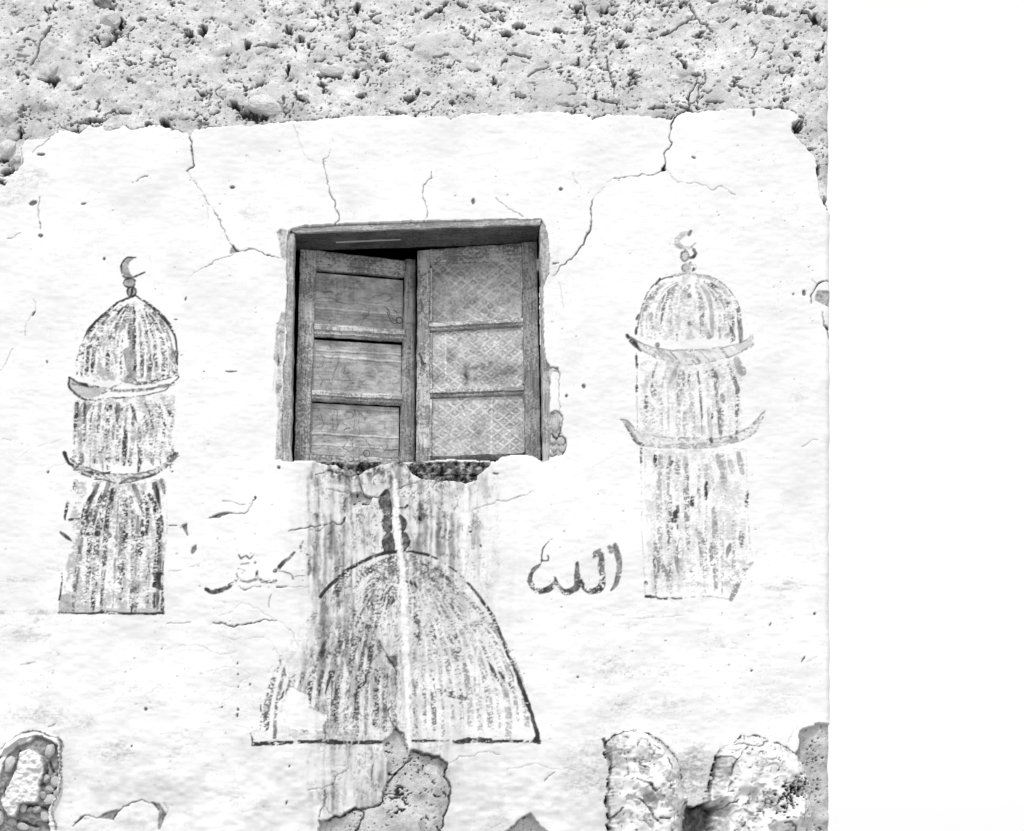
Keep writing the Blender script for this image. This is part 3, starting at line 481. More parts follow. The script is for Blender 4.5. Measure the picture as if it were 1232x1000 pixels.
crack([(391, 950), (391, 968), (386, 976), (385, 984)], 2, k=.7); crack([(371, 951), (385, 949), (400, 942), (407, 932), (418, 925), (420, 905), (421, 894)], 1.2, k=.5, gap=.08); crack([(391, 970), (400, 980)], 1, k=.6); crack([(449, 920), (447, 940)], 1.4, k=.6)
crack([(656, 940), (660, 935), (665, 931)], 1.4, k=.6, gap=.1); crack([(610, 926), (630, 923), (646, 919.6), (667, 926), (692, 926), (702, 934)], 1.6, k=.22); crack([(614, 996), (629, 983), (639, 980), (648, 991)], 1.2, k=.5)
crack([(998.7, 337), (985.5, 341.6), (978, 352), (976.6, 367)], (2.6, 2.2, 1.8, 1.2), k=1); crack([(986, 341), (980, 342), (975, 337)], 1.2, k=.6); crack([(989, 377), (991, 388), (994, 394), (999, 397), (999, 412)], (1, 1.8, 3.5, 3, 2), k=.95); crack([(965, 540), (975, 532), (984, 529)], 1.4, k=.35, gap=.15)
crack([(41, 362), (45, 370), (38, 381), (33, 391), (32, 405)], .9, k=.4, gap=.3); crack([(1, 448), (8, 438), (16, 420)], 1, k=.5, gap=.1); crack([(3, 530), (14, 531), (28, 536)], 1, k=.45, gap=.2); crack([(24, 552), (40, 540), (60, 535), (78, 530)], 1, k=.2); crack([(57, 566), (68, 561), (80, 558)], .9, k=.25)
crack([(26, 800), (36, 799), (43, 797)], 1.4, k=.5); crack([(760, 745), (800, 743), (820, 742)], 1.6, k=.25, gap=.1); crack([(948, 893), (955, 880), (960, 874)], 1, k=.35); crack([(665, 317), (671, 317)], (3, 1.5), k=.9)
crack([(660, 442), (671, 443.7), (673.5, 448.4), (672.6, 467), (674, 495)], (2.4, 2.2, 1, .9, .9), k=.7, gap=.06); crack([(663, 496.4), (674, 496.4), (677, 507), (674, 522), (668, 527), (663, 522)], 2.2, k=.9); crack([(674, 525), (680, 528), (680, 540), (675, 546), (664, 549)], 2.2, k=.85)
crack([(672, 340), (675, 350), (677, 372)], 1.0, k=.35, gap=.35); crack([(335, 430), (335, 440)], (2, 4, 2), k=.9); crack([(330, 470), (334, 400), (338, 380)], 1, k=.4, gap=.35); crack([(596, 239), (604, 246), (612, 251), (630, 262)], 1, k=.6, gap=.25); crack([(690, 205), (690, 214), (698, 230)], 1, k=.4, gap=.3)
for a in [((702, 0), (706, 14), (711, 26)), ((730, 68), (732, 82), (737, 98), (741, 104), (738, 111)), ((830, 4), (838, 18), (848, 28), (858, 38)), ((838, 20), (820, 27), (806, 38)), ((848, 88), (848, 98), (842, 104), (841, 114)), ((905, 48), (911, 55), (906, 68)), ((58, 30), (50, 48), (42, 68), (36, 76)),
          ((610, 72), (607, 84)), ((635, 92), (645, 84), (660, 80)), ((540, 65), (520, 68))]: crack(a, 1.8, k=.9)

# ---- worn, rounded pier heads swelling out of the foot of the wall
G_PIER = (10, 11, 12)
def bulge(pts, amp, reg, flat=.5):
    """raise the inside of an outline like a loaf; returns window and mask"""
    P = smooth(pts+[pts[0]], 4)
    s, m = poly_mask(P, .6)
    X, Y = XX[s], YY[s]; d = np.full(X.shape, 1e3, f4)
    for x, y in P: d = np.minimum(d, np.hypot(X-x, Y-y))
    t = np.clip(d/30, 0, 1); dome = np.sqrt(np.clip(1-(1-t)**2, 0, 1))
    H[s] += m*dome*amp*(1+.12*N_l[s]); lost[s] *= 1-m; REG[s] = np.where(m > .5, reg, REG[s])
    A[s] = np.where(m > .5, .8*(1-.08*T_h2[s]-.10*uniform(N_m+N_l)[s]), A[s])
    return s, m, d
PL = [(-70, 1060), (-70, 930), (-20, 915), (0, 904), (12, 892), (25, 884), (47, 879), (62, 884), (73, 892), (74, 918), (75, 949), (66, 974), (68, 996), (70, 1060)]
P1 = [(733, 1060), (733, 999), (730, 972), (730, 951), (731.5, 923), (728, 900), (739, 885), (752, 880), (767, 879.6), (784, 886.6), (802, 900.6), (812, 914.6), (819, 938), (825, 958), (825, 972), (819, 990), (818, 1060)]
P2 = [(856, 1060), (852, 990), (858, 978), (846, 966), (851, 949.6), (858, 927), (861, 912), (869.4, 899), (882, 891), (896, 888), (910, 888.7), (924, 893.6), (943.6, 900.6), (956, 913), (964.6, 930), (970, 958), (972, 1060)]
sv = {}
for nm, P, amp, rg in (('l', PL, .05, 10), ('a', P1, .15, 11), ('b', P2, .17, 12)): sv[nm] = bulge(P, amp, rg)
H[YY > 1100] = 0
def chip(pts, dep=.012, tone=None, warp=1.2, k=.8):
    s, m = poly_mask(pts, warp, 2); H[s] -= m*(dep+.006*N_m[s]+.004*N_f[s])
    if tone: A[s] = A[s]*(1-k*m)+tone*(1+.35*N_m[s]+.45*N_f[s])*m*k
# left one: rubble ring round a smooth slab
chip([(0, 915), (10, 903), (28, 890), (47, 886), (60, 890), (70, 897), (71, 930), (70, 955), (60, 974), (62, 1000), (20, 1050), (-60, 1050), (-60, 930)], .030, .24, 1.4, .92)
SLAB = [(27, 906), (39, 902), (54.5, 912), (59, 925.7), (50.6, 945), (48.7, 966), (27, 968), (23, 984), (11.7, 982), (5, 964), (15.6, 945), (21, 926)]
s, m = poly_mask(SLAB, .8, 2); H[s] += .03*m; A[s] = A[s]*(1-m)+.72*m
s, m = poly_mask([(10, 893), (26, 888), (44, 888), (38, 893), (22, 898), (10, 912), (4, 930), (2, 950), (-4, 950), (0, 925)], .8, 1); H[s] += .016*m; A[s] = A[s]*(1-m)+.72*m
crack([(0, 905), (12, 893), (25, 884), (47, 880), (62, 886), (73, 892), (73, 918), (74, 949), (65, 972), (68, 998)], (1.5, 2.5, 3, 3, 2, 1.5, 1.5, 2), k=.85); crack([(73, 890), (77, 899)], 1.3, k=.8); crack([(60, 876), (67, 872)], 2, k=.5)
for a in [((60, 915), (66, 930)), ((52, 940), (60, 950), (68, 960)), ((8, 945), (10, 960)), ((30, 972), (50, 970), (62, 975)), ((12, 988), (30, 990), (48, 995)), ((2, 975), (4, 990)), ((26, 905), (22, 925), (18, 935)), ((54, 912), (58, 928), (52, 945))]: crack(a, (3, 5, 3), k=.8, gap=.2)
for nm in 'ab':
    s, m, d = sv[nm]
    crack(P1[1:-1] if nm == 'a' else P2[1:-1], (1.6, 3.6, 2.0, 4.0, 1.4, 2.6, 1.2, 3.2, 1.6, 3.0), .04, .8, .34, 1.7)  # dark groove round the pier, its edge shadow put into the tone
    roug = uniform(fbm(11, 3, 91 if nm == 'a' else 95))[s]
    mm = m*sstep(.60, .72, roug)*sstep(2, 8, d); H[s] -= mm*.006; A[s] = A[s]*(1-mm*.6)+.50*mm*.6
    rf_ = np.abs(fbm(15, 3, 951 if nm == 'a' else 961)[s]); sc = m*np.exp(-(rf_/.045)**2)*sstep(.6, .9, T_blot[s]); H[s] -= sc*.006; A[s] *= 1-.6*sc
    rim = m*sstep(16, 3, d)*sstep(.30, .65, T_blot[s]); H[s] -= rim*.004; A[s] = A[s]*(1-.55*rim)+.36*(1+.3*N_m[s]+.3*N_f[s])*.55*rim  # rough rim, with the pier's rounding shade painted into its tone
    dk = m*sstep(.93, .99, uniform(vnoise(2.2, 1.6, 971)+.5*N_m)[s]); H[s] -= dk*.006; A[s] *= 1-.7*dk
    H[s] += m*(fbm(20, 3, 99)[s]*.016+N_m[s]*.003)
# first pier
chip([(729, 894), (742, 884), (746, 890), (744, 905), (741, 930), (735, 915)], .006, .5); chip([(757, 892), (766, 888), (776, 894), (774, 900), (762, 897)], .004, .5); chip([(786, 932), (798, 930), (806, 938), (803, 944), (790, 942)], .004, .45); chip([(760, 925), (776, 930), (775, 938), (764, 936)], .01, .4)
chip([(765, 958), (778, 956), (784, 966), (782, 976), (774, 978)], .012, .42); chip([(814, 968), (824, 966), (823, 978), (818, 990), (812, 985)], .01, .42); chip([(776, 883), (790, 888), (803, 900), (812, 913), (806, 912), (794, 900), (778, 890)], .01, .32)
for a, w in [(((727, 890), (727, 896), (730, 903), (732, 923), (730, 951), (731, 972), (733, 999)), (6, 6, 2, 2.4, 2.4, 3, 3)), (((738, 886), (750, 881), (766, 880)), (3, 3, 1.5)), (((763, 923), (776, 928)), (2, 3.5, 1)), (((759, 940), (768, 944), (777, 947), (778, 952)), (1.5, 3, 5, 4)),
             (((761, 963), (768, 968), (776, 977), (778, 984), (784, 988)), (2, 3, 4, 4, 2)), (((787, 985), (800, 986)), 2.5), (((797, 915), (800, 924), (801, 928)), (1.5, 3, 2)), (((749, 921), (750, 934), (746, 938)), 1.5), (((744, 974), (734, 984)), 2.5), (((780, 901), (788, 904)), 2.2), (((816, 970), (823, 967)), 2)]: crack(a, w, k=.85)
# second pier
chip([(896, 925), (905, 915), (918, 917), (917, 924), (905, 930), (897, 930)], .004, .48); chip([(858, 915), (868, 912), (878, 918), (868, 940), (862, 960), (852, 970), (852, 950)], .008, .48); chip([(916, 908), (935, 900), (948, 905), (930, 909)], .003, .5); chip([(949, 912), (956, 918), (958, 928), (952, 925)], .004, .45)
chip([(852, 995), (862, 975), (871, 972), (868, 1000), (860, 1050)], .006, .5)
for a, w in [(((848, 966), (850, 955), (858, 927), (861, 911), (870, 899), (888, 898), (905, 901), (913, 895), (922, 894)), (2.6, 2.2, 2.2, 1.6, 1.6, 2, 2.4, 2)), (((892, 900), (882, 912), (874, 922), (870, 936)), (1.5, 2.5, 2)), (((862, 912), (870, 914), (878, 917)), 2.2), (((895, 889), (899, 889)), 3),
             (((902, 888.5), (912, 889)), 2), (((866, 935), (870, 945), (866, 955)), 1.6), (((861, 974), (868, 969), (877, 967)), 1.8), (((885, 978), (893, 983)), (3, 5)), (((899, 975), (907, 978), (908, 984)), 2), (((903, 967), (918, 972), (926, 966)), 1.3), (((930, 992), (938, 990), (944, 995), (944, 1000)), 2.6),
             (((941, 945), (948, 938), (944, 938)), 2), (((932, 955), (944, 943)), 2.4), (((872, 905), (885, 905)), 1.3)]: crack(a, w, k=.85)
for k in range(150):
    t = rr.random(); x = 962-35*t+rr.gauss(0, 6); y = 938+34*t+rr.gauss(0, 7)
    if 870 < x < 968 and y < 990: hole(x, y, rr.uniform(.8, 1.8), rr.uniform(.8, 1.4), 0, .014, .08, H, A)
# deep open joint between the piers
s, m = poly_mask([(825, 971), (838, 968), (848, 967), (858, 977), (853, 990), (855, 1060), (818, 1060), (819, 990)], 1.6, 0); m = m*(REG[s] < 10); H[s] -= (.055+.012*N_m[s]+.02*fbm(9, 2, 981)[s])*m; A[s] = A[s]*(1-m)+.26*(1+.35*N_m[s]+.4*N_f[s])*m
crack([(826, 970), (836, 971), (847, 967)], 3, k=.8)
# patch at the foot, left
skin([(117, 984), (125, 979), (140, 974), (145, 974), (136, 986)], .24, .006); skin([(181, 965.7), (192, 968), (200.6, 980), (193, 998), (190, 998), (192, 976)], .28, .006); skin([(88, 994), (97, 983), (102, 980), (94, 990)], .24, .006)
crack([(88, 994), (101, 980), (110, 982), (117, 984)], (2, 2, 1), k=.7); crack([(136, 985), (145, 974), (152, 970.5), (160, 964.7), (181, 965.7), (192, 975)], (1.6, 2, 2, 1.3, 1.5), k=.75); crack([(196, 967), (203, 976), (200, 980)], .8, k=.5)

# ---- combine
mort = uniform(fbm(6, 3, 110))
core = (REG == G_CORE) | (REG == 7)
E2 = E + np.where(core, fbm(7, 4, 112)*.020 + vnoise(2.4, 2, 113)*.004 - .032, 0); EA2 = np.where(core, .07+.36*mort**2+.16*N_f+.08*N_m, EA)
patch = (REG >= 3) & (REG <= 6); EA2 = np.where(patch, EA2*.80*(1-.32*sstep(488, 505, XX+6*N_m)*sstep(545, 538, XX)*sstep(.2, .7, uniform(fbm(16, 3, 991))))+.03*N_f, EA2)
lm = lost
edge_open = .5+.5*vnoise(18, 18, 115)
thick = .010
H = (H+thick)*(1-lm) + E2*lm
A = A*(1-lm) + EA2*lm
PNT[:, int((742-CX0)*SS):] *= .92; PNT = (1-(1-PNT)**1.7)*(1-lm); A = A*(1-PNT*.98) + .02*PNT*.98
# open joint just above the edge of the coat
for i in range(len(TOP)-1):
    if T_blot[int((TOP[i][1]-CY0)*SS), int((TOP[i][0]-CX0)*SS)] > .35:
        s, mm = line_mask([(TOP[i][0], TOP[i][1]-2), (TOP[i+1][0], TOP[i+1][1]-2)], 1.8, 1, 1.6); mm = mm*lm[s]*sstep(.25, .5, T_dry[s]); H[s] -= .018*mm; A[s] = A[s]*(1-.6*mm)+.1*.6*mm
# window opening: the coat turns in round the wooden frame, nothing stands inside
OPEN = [(347, 280), (352, 276), (365, 273.5), (400, 271), (480, 268), (560, 266), (600, 265), (650, 264.5), (655, 272), (659, 284), (660.5, 303), (660, 330), (657, 338), (653, 346), (653.5, 370), (654.5, 399), (654, 415), (656, 430), (661, 442), (659, 451),
        (661.5, 467), (661, 490), (661.7, 523), (662, 540), (660, 553), (652, 557), (645.7, 552.5), (638, 549), (625, 547), (615, 548.6), (608, 549.6), (603, 553), (598, 557), (590, 555.5), (560, 553.5), (528, 553.5), (500, 557), (470, 556), (451, 558), (436, 557), (396, 556), (380, 555.5), (350, 555),
        (338, 554), (339, 520), (341, 480), (341, 440), (344, 430), (345, 400), (344, 377), (346, 350), (345, 315), (345, 295)]
so, mo = poly_mask(OPEN, .7); HOLE = np.zeros((CH, CW), f4); HOLE[so] = mo
inner = HOLE.copy()
for _ in range(6):
    inner[1:-1] = np.minimum(inner[1:-1], np.minimum(inner[:-2], inner[2:])); inner[:, 1:-1] = np.minimum(inner[:, 1:-1], np.minimum(inner[:, :-2], inner[:, 2:]))
H = np.where(HOLE > .5, -.035, H)
A = np.clip(A, .012, .84)

# painted figures become pieces of the coat of their own
G_FIG = (20, 21, 22, 23, 24)
FIG = [[(140, 305), (178, 305), (178, 352), (205, 380), (222, 425), (221, 470), (216, 540), (219, 560), (208, 600), (203, 745), (66, 745), (72, 650), (76, 575), (72, 540), (84, 530), (84, 480), (79, 450), (92, 415), (108, 388), (140, 360)],
       [(806, 276), (842, 276), (842, 327), (875, 338), (896, 375), (898, 403), (912, 400), (910, 425), (898, 440), (898, 500), (924, 490), (918, 520), (905, 540), (910, 700), (900, 726), (770, 726), (764, 545), (742, 502), (750, 498), (764, 510), (760, 430), (748, 402), (762, 400), (770, 350), (800, 330)],
       [(452, 586), (496, 586), (498, 660), (540, 675), (590, 725), (625, 800), (652, 898), (298, 900), (304, 880), (335, 795), (375, 740), (380, 715), (430, 672), (456, 660)],
       [(630, 645), (750, 645), (750, 718), (630, 718)],
       [(242, 648), (381, 648), (381, 718), (242, 718)]]
for P, g in zip(FIG, G_FIG):
    s, m = poly_mask(P, 0); REG[s] = np.where((m > .5) & (REG[s] == 0), g, REG[s])

# ------------------------------------------------------------------ object helpers
def node_mat(name, build):
    m = bpy.data.materials.new(name); m.use_nodes = True
    nt = m.node_tree; p = nt.nodes['Principled BSDF']; build(nt, p); return m
def n_(nt, t, **kw):
    n = nt.nodes.new(t)
    for k, v in kw.items(): setattr(n, k, v)
    return n
def surf(name, rough=.95, nscale=300, amt=.10, bump=.35, bdist=.002, spec=.15, attr='tone'):
    """tone stored on the mesh, broken up by fine procedural grain, with grain relief"""
    def b(nt, p):
        a = n_(nt, 'ShaderNodeAttribute', attribute_name=attr)
        tc = n_(nt, 'ShaderNodeTexCoord')
        nz = n_(nt, 'ShaderNodeTexNoise'); nz.inputs['Scale'].default_value = nscale; nz.inputs['Detail'].default_value = 3
        nt.links.new(tc.outputs['Object'], nz.inputs['Vector'])
        mr = n_(nt, 'ShaderNodeMapRange'); mr.inputs[1].default_value = .3; mr.inputs[2].default_value = .7; mr.inputs[3].default_value = 1-amt; mr.inputs[4].default_value = 1+amt
        nt.links.new(nz.outputs[0], mr.inputs[0])
        mu = n_(nt, 'ShaderNodeMath', operation='MULTIPLY'); nt.links.new(a.outputs['Fac'], mu.inputs[0]); nt.links.new(mr.outputs[0], mu.inputs[1])
        nt.links.new(mu.outputs[0], p.inputs['Base Color'])
        bp = n_(nt, 'ShaderNodeBump'); bp.inputs['Strength'].default_value = bump; bp.inputs['Distance'].default_value = bdist
        nt.links.new(nz.outputs[0], bp.inputs['Height']); nt.links.new(bp.outputs[0], p.inputs['Normal'])
        p.inputs['Roughness'].default_value = rough; p.inputs['Specular IOR Level'].default_value = spec
    return node_mat(name, b)
def plain(name, tone, rough=.9, nscale=20, amt=.2, bump=.4, spec=.2, bdist=.01):
    def b(nt, p):
        tc = n_(nt, 'ShaderNodeTexCoord'); nz = n_(nt, 'ShaderNodeTexNoise'); nz.inputs['Scale'].default_value = nscale; nz.inputs['Detail'].default_value = 6
        nt.links.new(tc.outputs['Object'], nz.inputs['Vector'])
        mr = n_(nt, 'ShaderNodeMapRange'); mr.inputs[1].default_value = .3; mr.inputs[2].default_value = .7; mr.inputs[3].default_value = tone*(1-amt); mr.inputs[4].default_value = tone*(1+amt)
        nt.links.new(nz.outputs[0], mr.inputs[0]); nt.links.new(mr.outputs[0], p.inputs['Base Color'])
        bp = n_(nt, 'ShaderNodeBump'); bp.inputs['Strength'].default_value = bump; bp.inputs['Distance'].default_value = bdist
        nt.links.new(nz.outputs[0], bp.inputs['Height']); nt.links.new(bp.outputs[0], p.inputs['Normal'])
        p.inputs['Roughness'].default_value = rough; p.inputs['Specular IOR Level'].default_value = spec
    return node_mat(name, b)
def wood(name, tone, worn, along=6, across=90):
    """weathered painted timber: grain along the member (attribute 'lc'), flaked paint, grime"""
    def b(nt, p):
        a = n_(nt, 'ShaderNodeAttribute', attribute_name='lc')
        mp = n_(nt, 'ShaderNodeMapping'); mp.inputs['Scale'].default_value = (along, across, across); nt.links.new(a.outputs['Vector'], mp.inputs['Vector'])
        g = n_(nt, 'ShaderNodeTexNoise'); g.inputs['Scale'].default_value = 1.6; g.inputs['Detail'].default_value = 6; g.inputs['Roughness'].default_value = .7; nt.links.new(mp.outputs[0], g.inputs['Vector'])
        f = n_(nt, 'ShaderNodeTexNoise'); f.inputs['Scale'].default_value = 95; f.inputs['Detail'].default_value = 5; f.inputs['Roughness'].default_value = .75; nt.links.new(a.outputs['Vector'], f.inputs['Vector'])
        l = n_(nt, 'ShaderNodeTexNoise'); l.inputs['Scale'].default_value = 11; l.inputs['Detail'].default_value = 4; nt.links.new(a.outputs['Vector'], l.inputs['Vector'])
        r1 = n_(nt, 'ShaderNodeValToRGB'); e = r1.color_ramp.elements; e[0].position = .33; e[1].position = .66
        e[0].color = (tone*.35,)*3+(1,); e[1].color = (tone*1.35,)*3+(1,); nt.links.new(g.outputs[0], r1.inputs[0])
        r2 = n_(nt, 'ShaderNodeValToRGB'); e = r2.color_ramp.elements; e[0].position = .45; e[1].position = .55
        e[0].color = (0, 0, 0, 1); e[1].color = (1, 1, 1, 1)
        ad = n_(nt, 'ShaderNodeMath', operation='ADD'); ad.use_clamp = False; nt.links.new(f.outputs[0], ad.inputs[0])
        ls = n_(nt, 'ShaderNodeMath', operation='MULTIPLY_ADD'); nt.links.new(l.outputs[0], ls.inputs[0]); ls.inputs[1].default_value = .6; ls.inputs[2].default_value = -.29
        nt.links.new(ls.outputs[0], ad.inputs[1]); nt.links.new(ad.outputs[0], r2.inputs[0])
        mx = n_(nt, 'ShaderNodeMixRGB'); nt.links.new(r2.outputs[0], mx.inputs[0]); nt.links.new(r1.outputs[0], mx.inputs[1])
        pl = n_(nt, 'ShaderNodeMapRange'); pl.inputs[1].default_value = .3; pl.inputs[2].default_value = .7; pl.inputs[3].default_value = worn*.55; pl.inputs[4].default_value = worn*1.25
        nt.links.new(g.outputs[0], pl.inputs[0]); nt.links.new(pl.outputs[0], mx.inputs[2]); nt.links.new(mx.outputs[0], p.inputs['Base Color'])
        sm = n_(nt, 'ShaderNodeMath', operation='MULTIPLY_ADD'); nt.links.new(r2.outputs[0], sm.inputs[0]); sm.inputs[1].default_value = .5; nt.links.new(g.outputs[0], sm.inputs[2])
        bp = n_(nt, 'ShaderNodeBump'); bp.inputs['Strength'].default_value = .8; bp.inputs['Distance'].default_value = .003
        nt.links.new(sm.outputs[0], bp.inputs['Height']); nt.links.new(bp.outputs[0], p.inputs['Normal'])
        p.inputs['Roughness'].default_value = .85; p.inputs['Specular IOR Level'].default_value = .25
    return node_mat(name, b)
M_lime = surf('limewash', amt=.03, bump=.25, bdist=.0015); M_earth = surf('bare_earth', amt=.14, bump=.8, bdist=.003, nscale=240)
M_paint = surf('brushed_paint', amt=.06, bump=.3, bdist=.0015)
M_stone = plain('field_stone', .60, nscale=9, amt=.22, bump=1.0, bdist=.006); M_ground = plain('dry_ground', .30, nscale=3, amt=.25)
M_back = plain('earth_render', .42, nscale=12, amt=.25, bump=.8, bdist=.02); M_dark = plain('unlit_room', .05, nscale=8)  # room surfaces near black: the darkness of the unlit room put into the tone
M_frame = wood('grey_frame_timber', .24, .44); M_head = wood('shaded_head_timber', .10, .17); M_jamb = wood('bleached_jamb_timber', .34, .50); M_leaf = wood('flaking_painted_timber', .27, .62); M_bar = wood('pale_bar_timber', .36, .74); M_dk = wood('dark_damp_timber', .09, .17)  # head timber toned dark for grime and the shade of its underside
M_panel = surf('papered_board', .9, 220, .10, .3, .001); M_glass = surf('patterned_glass', .45, 200, .10, .25, .001, spec=.35); M_iron = plain('rusted_iron', .09, .7, 150, .5, .6, .3, .001); M_hinge = plain('pale_hinge_metal', .6, .6, 120, .25, .4, .3, .001)

def link(name, me, mat, parent=None):
    o = bpy.data.objects.new(name, me); COL.objects.link(o)
    if mat: me.materials.append(mat)
    if parent: o.parent = parent
    return o
def np_mesh(name, V, Q, tone=None):
    me = bpy.data.meshes.new(name); V = np.ascontiguousarray(V, f4); Q = np.ascontiguousarray(Q, np.int32)
    me.vertices.add(len(V)); me.vertices.foreach_set('co', V.ravel())
    me.loops.add(Q.size); me.loops.foreach_set('vertex_index', Q.ravel())
    me.polygons.add(len(Q)); me.polygons.foreach_set('loop_start', np.arange(len(Q), dtype=np.int32)*4)
    me.update(calc_edges=True)
    if tone is not None:
        a = me.attributes.new('tone', 'FLOAT', 'POINT'); a.data.foreach_set('value', np.ascontiguousarray(tone, f4))
    return me
def empty(name, loc, parent=None):
    o = bpy.data.objects.new(name, None); COL.objects.link(o); o.location = loc; o.empty_display_size = .2
    if parent: o.parent = parent
    return o
def tag(o, label=None, cat=None, group=None, kind=None):
    for k, v in (('label', label), ('category', cat), ('group', group), ('kind', kind)):
        if v: o[k] = v
    return o

# ------------------------------------------------------------------ ground
gs = 60; gx = np.linspace(-900, 900, gs+1); V = np.array([(x, y, 0) for y in gx for x in gx])
i = np.arange(gs)[:, None]*(gs+1)+np.arange(gs); i = i.ravel(); Q = np.stack([i, i+1, i+gs+2, i+gs+1], 1)
tag(link('ground', np_mesh('ground', V, Q), M_ground), kind='structure')

# ------------------------------------------------------------------ the wall
wall = empty('plastered_wall', (0, 0, 0))
tag(wall, 'old whitewashed mud wall with bare band above and painted minarets either side of a window', 'wall', kind='thing')
Z0, Z1 = W(500, 1012)[2], W(500, -22)[2]
def edge_x(z):                                                # the worn corner at the right leans out a little as it rises
    dep = -CAM_Y*cp + (z-CAM_Z)*sp; return (999.3-500)/F_PX*dep + .0012*np.sin(z*31)*np.sin(z*7.3)+.0012*np.sin(z*67+1)*np.sin(z*11+2)
XL = -1.80
NX, NZ = 1120, 1080
zz = np.linspace(Z0, Z1, NZ+1)
uu = np.linspace(0, 1, NX+1)
Xg = XL+(edge_x(zz)[:, None]-XL)*uu[None, :]; Zg = np.repeat(zz[:, None], NX+1, 1)
pxg, pyg = to_px(Xg, Zg)
def sample(arr, px, py):
    fx = np.clip((px-CX0)*SS, 0, CW-1.01); fy = np.clip((py-CY0)*SS, 0, CH-1.01)
    ix, iy = fx.astype(int), fy.astype(int); fx -= ix; fy -= iy
    return (arr[iy, ix]*(1-fx)*(1-fy)+arr[iy, ix+1]*fx*(1-fy)+arr[iy+1, ix]*(1-fx)*fy+arr[iy+1, ix+1]*fx*fy)
def nearest(arr, px, py):
    return arr[np.clip(((py-CY0)*SS).round().astype(int), 0, CH-1), np.clip(((px-CX0)*SS).round().astype(int), 0, CW-1)]
Hg = sample(H, pxg, pyg)
rnd = np.clip((1-uu[None, :])/.008, 0, 1); Hg = Hg - .03*(1-np.sqrt(1-(1-rnd)**2))     # corner arris worn round
Ag = sample(A, pxg, pyg)
Vg = np.stack([Xg, -Hg, Zg], -1).reshape(-1, 3)
ii = (np.arange(NZ)[:, None]*(NX+1)+np.arange(NX)).ravel()
Qg = np.stack([ii, ii+1, ii+NX+2, ii+NX+1], 1)
cxp = (pxg[:-1, :-1]+pxg[1:, 1:])/2; cyp = (pyg[:-1, :-1]+pyg[1:, 1:])/2
reg = nearest(REG, cxp, cyp).ravel(); gone = (nearest(inner, cxp, cyp) > .5).ravel()
tone_g = Ag.ravel()
def piece(name, ids, mat, parent, label=None):
    sel = np.isin(reg, ids) & ~gone; q = Qg[sel]
    u, inv = np.unique(q, return_inverse=True)
    o = link(name, np_mesh(name, Vg[u], inv.reshape(-1, 4), tone_g[u]), mat, parent)
    return tag(o, label)
coat = piece('limewash_coat', [0], M_lime, wall, 'cracked white limewash with grey water stains below the window')
piece('bare_masonry', [1], M_earth, wall, 'rough pitted mud masonry above the white coat')
piece('core_mortar', [G_CORE], M_earth, wall, 'dark crumbling mortar under the window')
for g, lb in ((7, 'dark crumbling strip under the left leaf'), (3, 'broad bare grey patch below the painted dome'), (4, 'small bare triangle at the foot of the wall'), (5, 'bare grey earth at the lower right corner'), (6, 'small dark bare hollow under the window')):
    piece('exposed_patch', [g], M_earth, wall, lb)
for g, nm, lb in zip(G_FIG, ('painted_minaret', 'painted_minaret', 'painted_dome', 'painted_word', 'painted_word'),
                     ('dark hand-painted minaret with crescent left of the window', 'pale hand-painted minaret with crescent right of the window', 'large painted dome with beaded finial below the window',
                      'thick Arabic word painted right of the dome', 'thin faded Arabic word painted left of the dome')):
    piece(nm, [g], M_paint, coat, lb)
piers = [piece('pier_head', [g], M_lime, wall, lb) for g, lb in zip(G_PIER, ('rounded niche stone ringed with rubble at the lower left', 'tall rounded plaster lump split along its left side', 'broad rounded plaster lump pocked with holes'))]

# the rest of the wall: coarser skin that carries on past the picture, the return at the corner, top and back
def sheet(name, Xs, Ys, Zs, mat, parent, tone=None):
    n, m = Xs.shape; k = (np.arange(n-1)[:, None]*m+np.arange(m-1)).ravel()
    return link(name, np_mesh(name, np.stack([Xs, Ys, Zs], -1).reshape(-1, 3), np.stack([k, k+1, k+m+1, k+m], 1), tone), mat, parent)
def pn(x, z, s, seed):                                        # cheap smooth wave noise in metres
    r = random.Random(seed); o = 0
    for k in range(7): a = r.uniform(0, 6.3); f = s*r.uniform(.5, 2.2); o = o+np.sin((x*math.cos(a)+z*math.sin(a))*f+r.uniform(0, 6.3))
    return o/7
ZT = 5.75
# below the picture
zb = np.linspace(0, Z0, 50); st_i = np.arange(0, NX+1, 4); xb = Xg[0, st_i]; hb = Hg[0, st_i]; ab = Ag[0, st_i]
XB = np.repeat(xb[None], 50, 0); XB = XL+(edge_x(zb)[:, None]-XL)*uu[st_i][None, :]; ZB = np.repeat(zb[:, None], len(st_i), 1)
sheet('lower_coat', XB, -(hb[None]+pn(XB, ZB, 14, 2)*.004*((Z0-ZB)/Z0)), ZB, M_lime, wall, np.repeat(ab[None], 50, 0).ravel())
# above
zu = np.linspace(Z1, ZT, 60); xu = np.arange(0, NX+1, 4); XU = XL+(edge_x(zu)[:, None]-XL)*uu[xu][None, :]; ZU = np.repeat(zu[:, None], len(xu), 1)
hu = Hg[-1, xu][None]*np.exp(-(ZU-Z1)/.05)+(pn(XU, ZU, 40, 3)*.012+pn(XU, ZU, 120, 4)*.006)*(1-np.exp(-(ZU-Z1)/.05)); ZU[-1] += pn(XU[-1], 0, 5, 5)*.06
sheet('upper_masonry', XU, -hu, ZU, M_earth, wall, np.full(XU.size, .45))
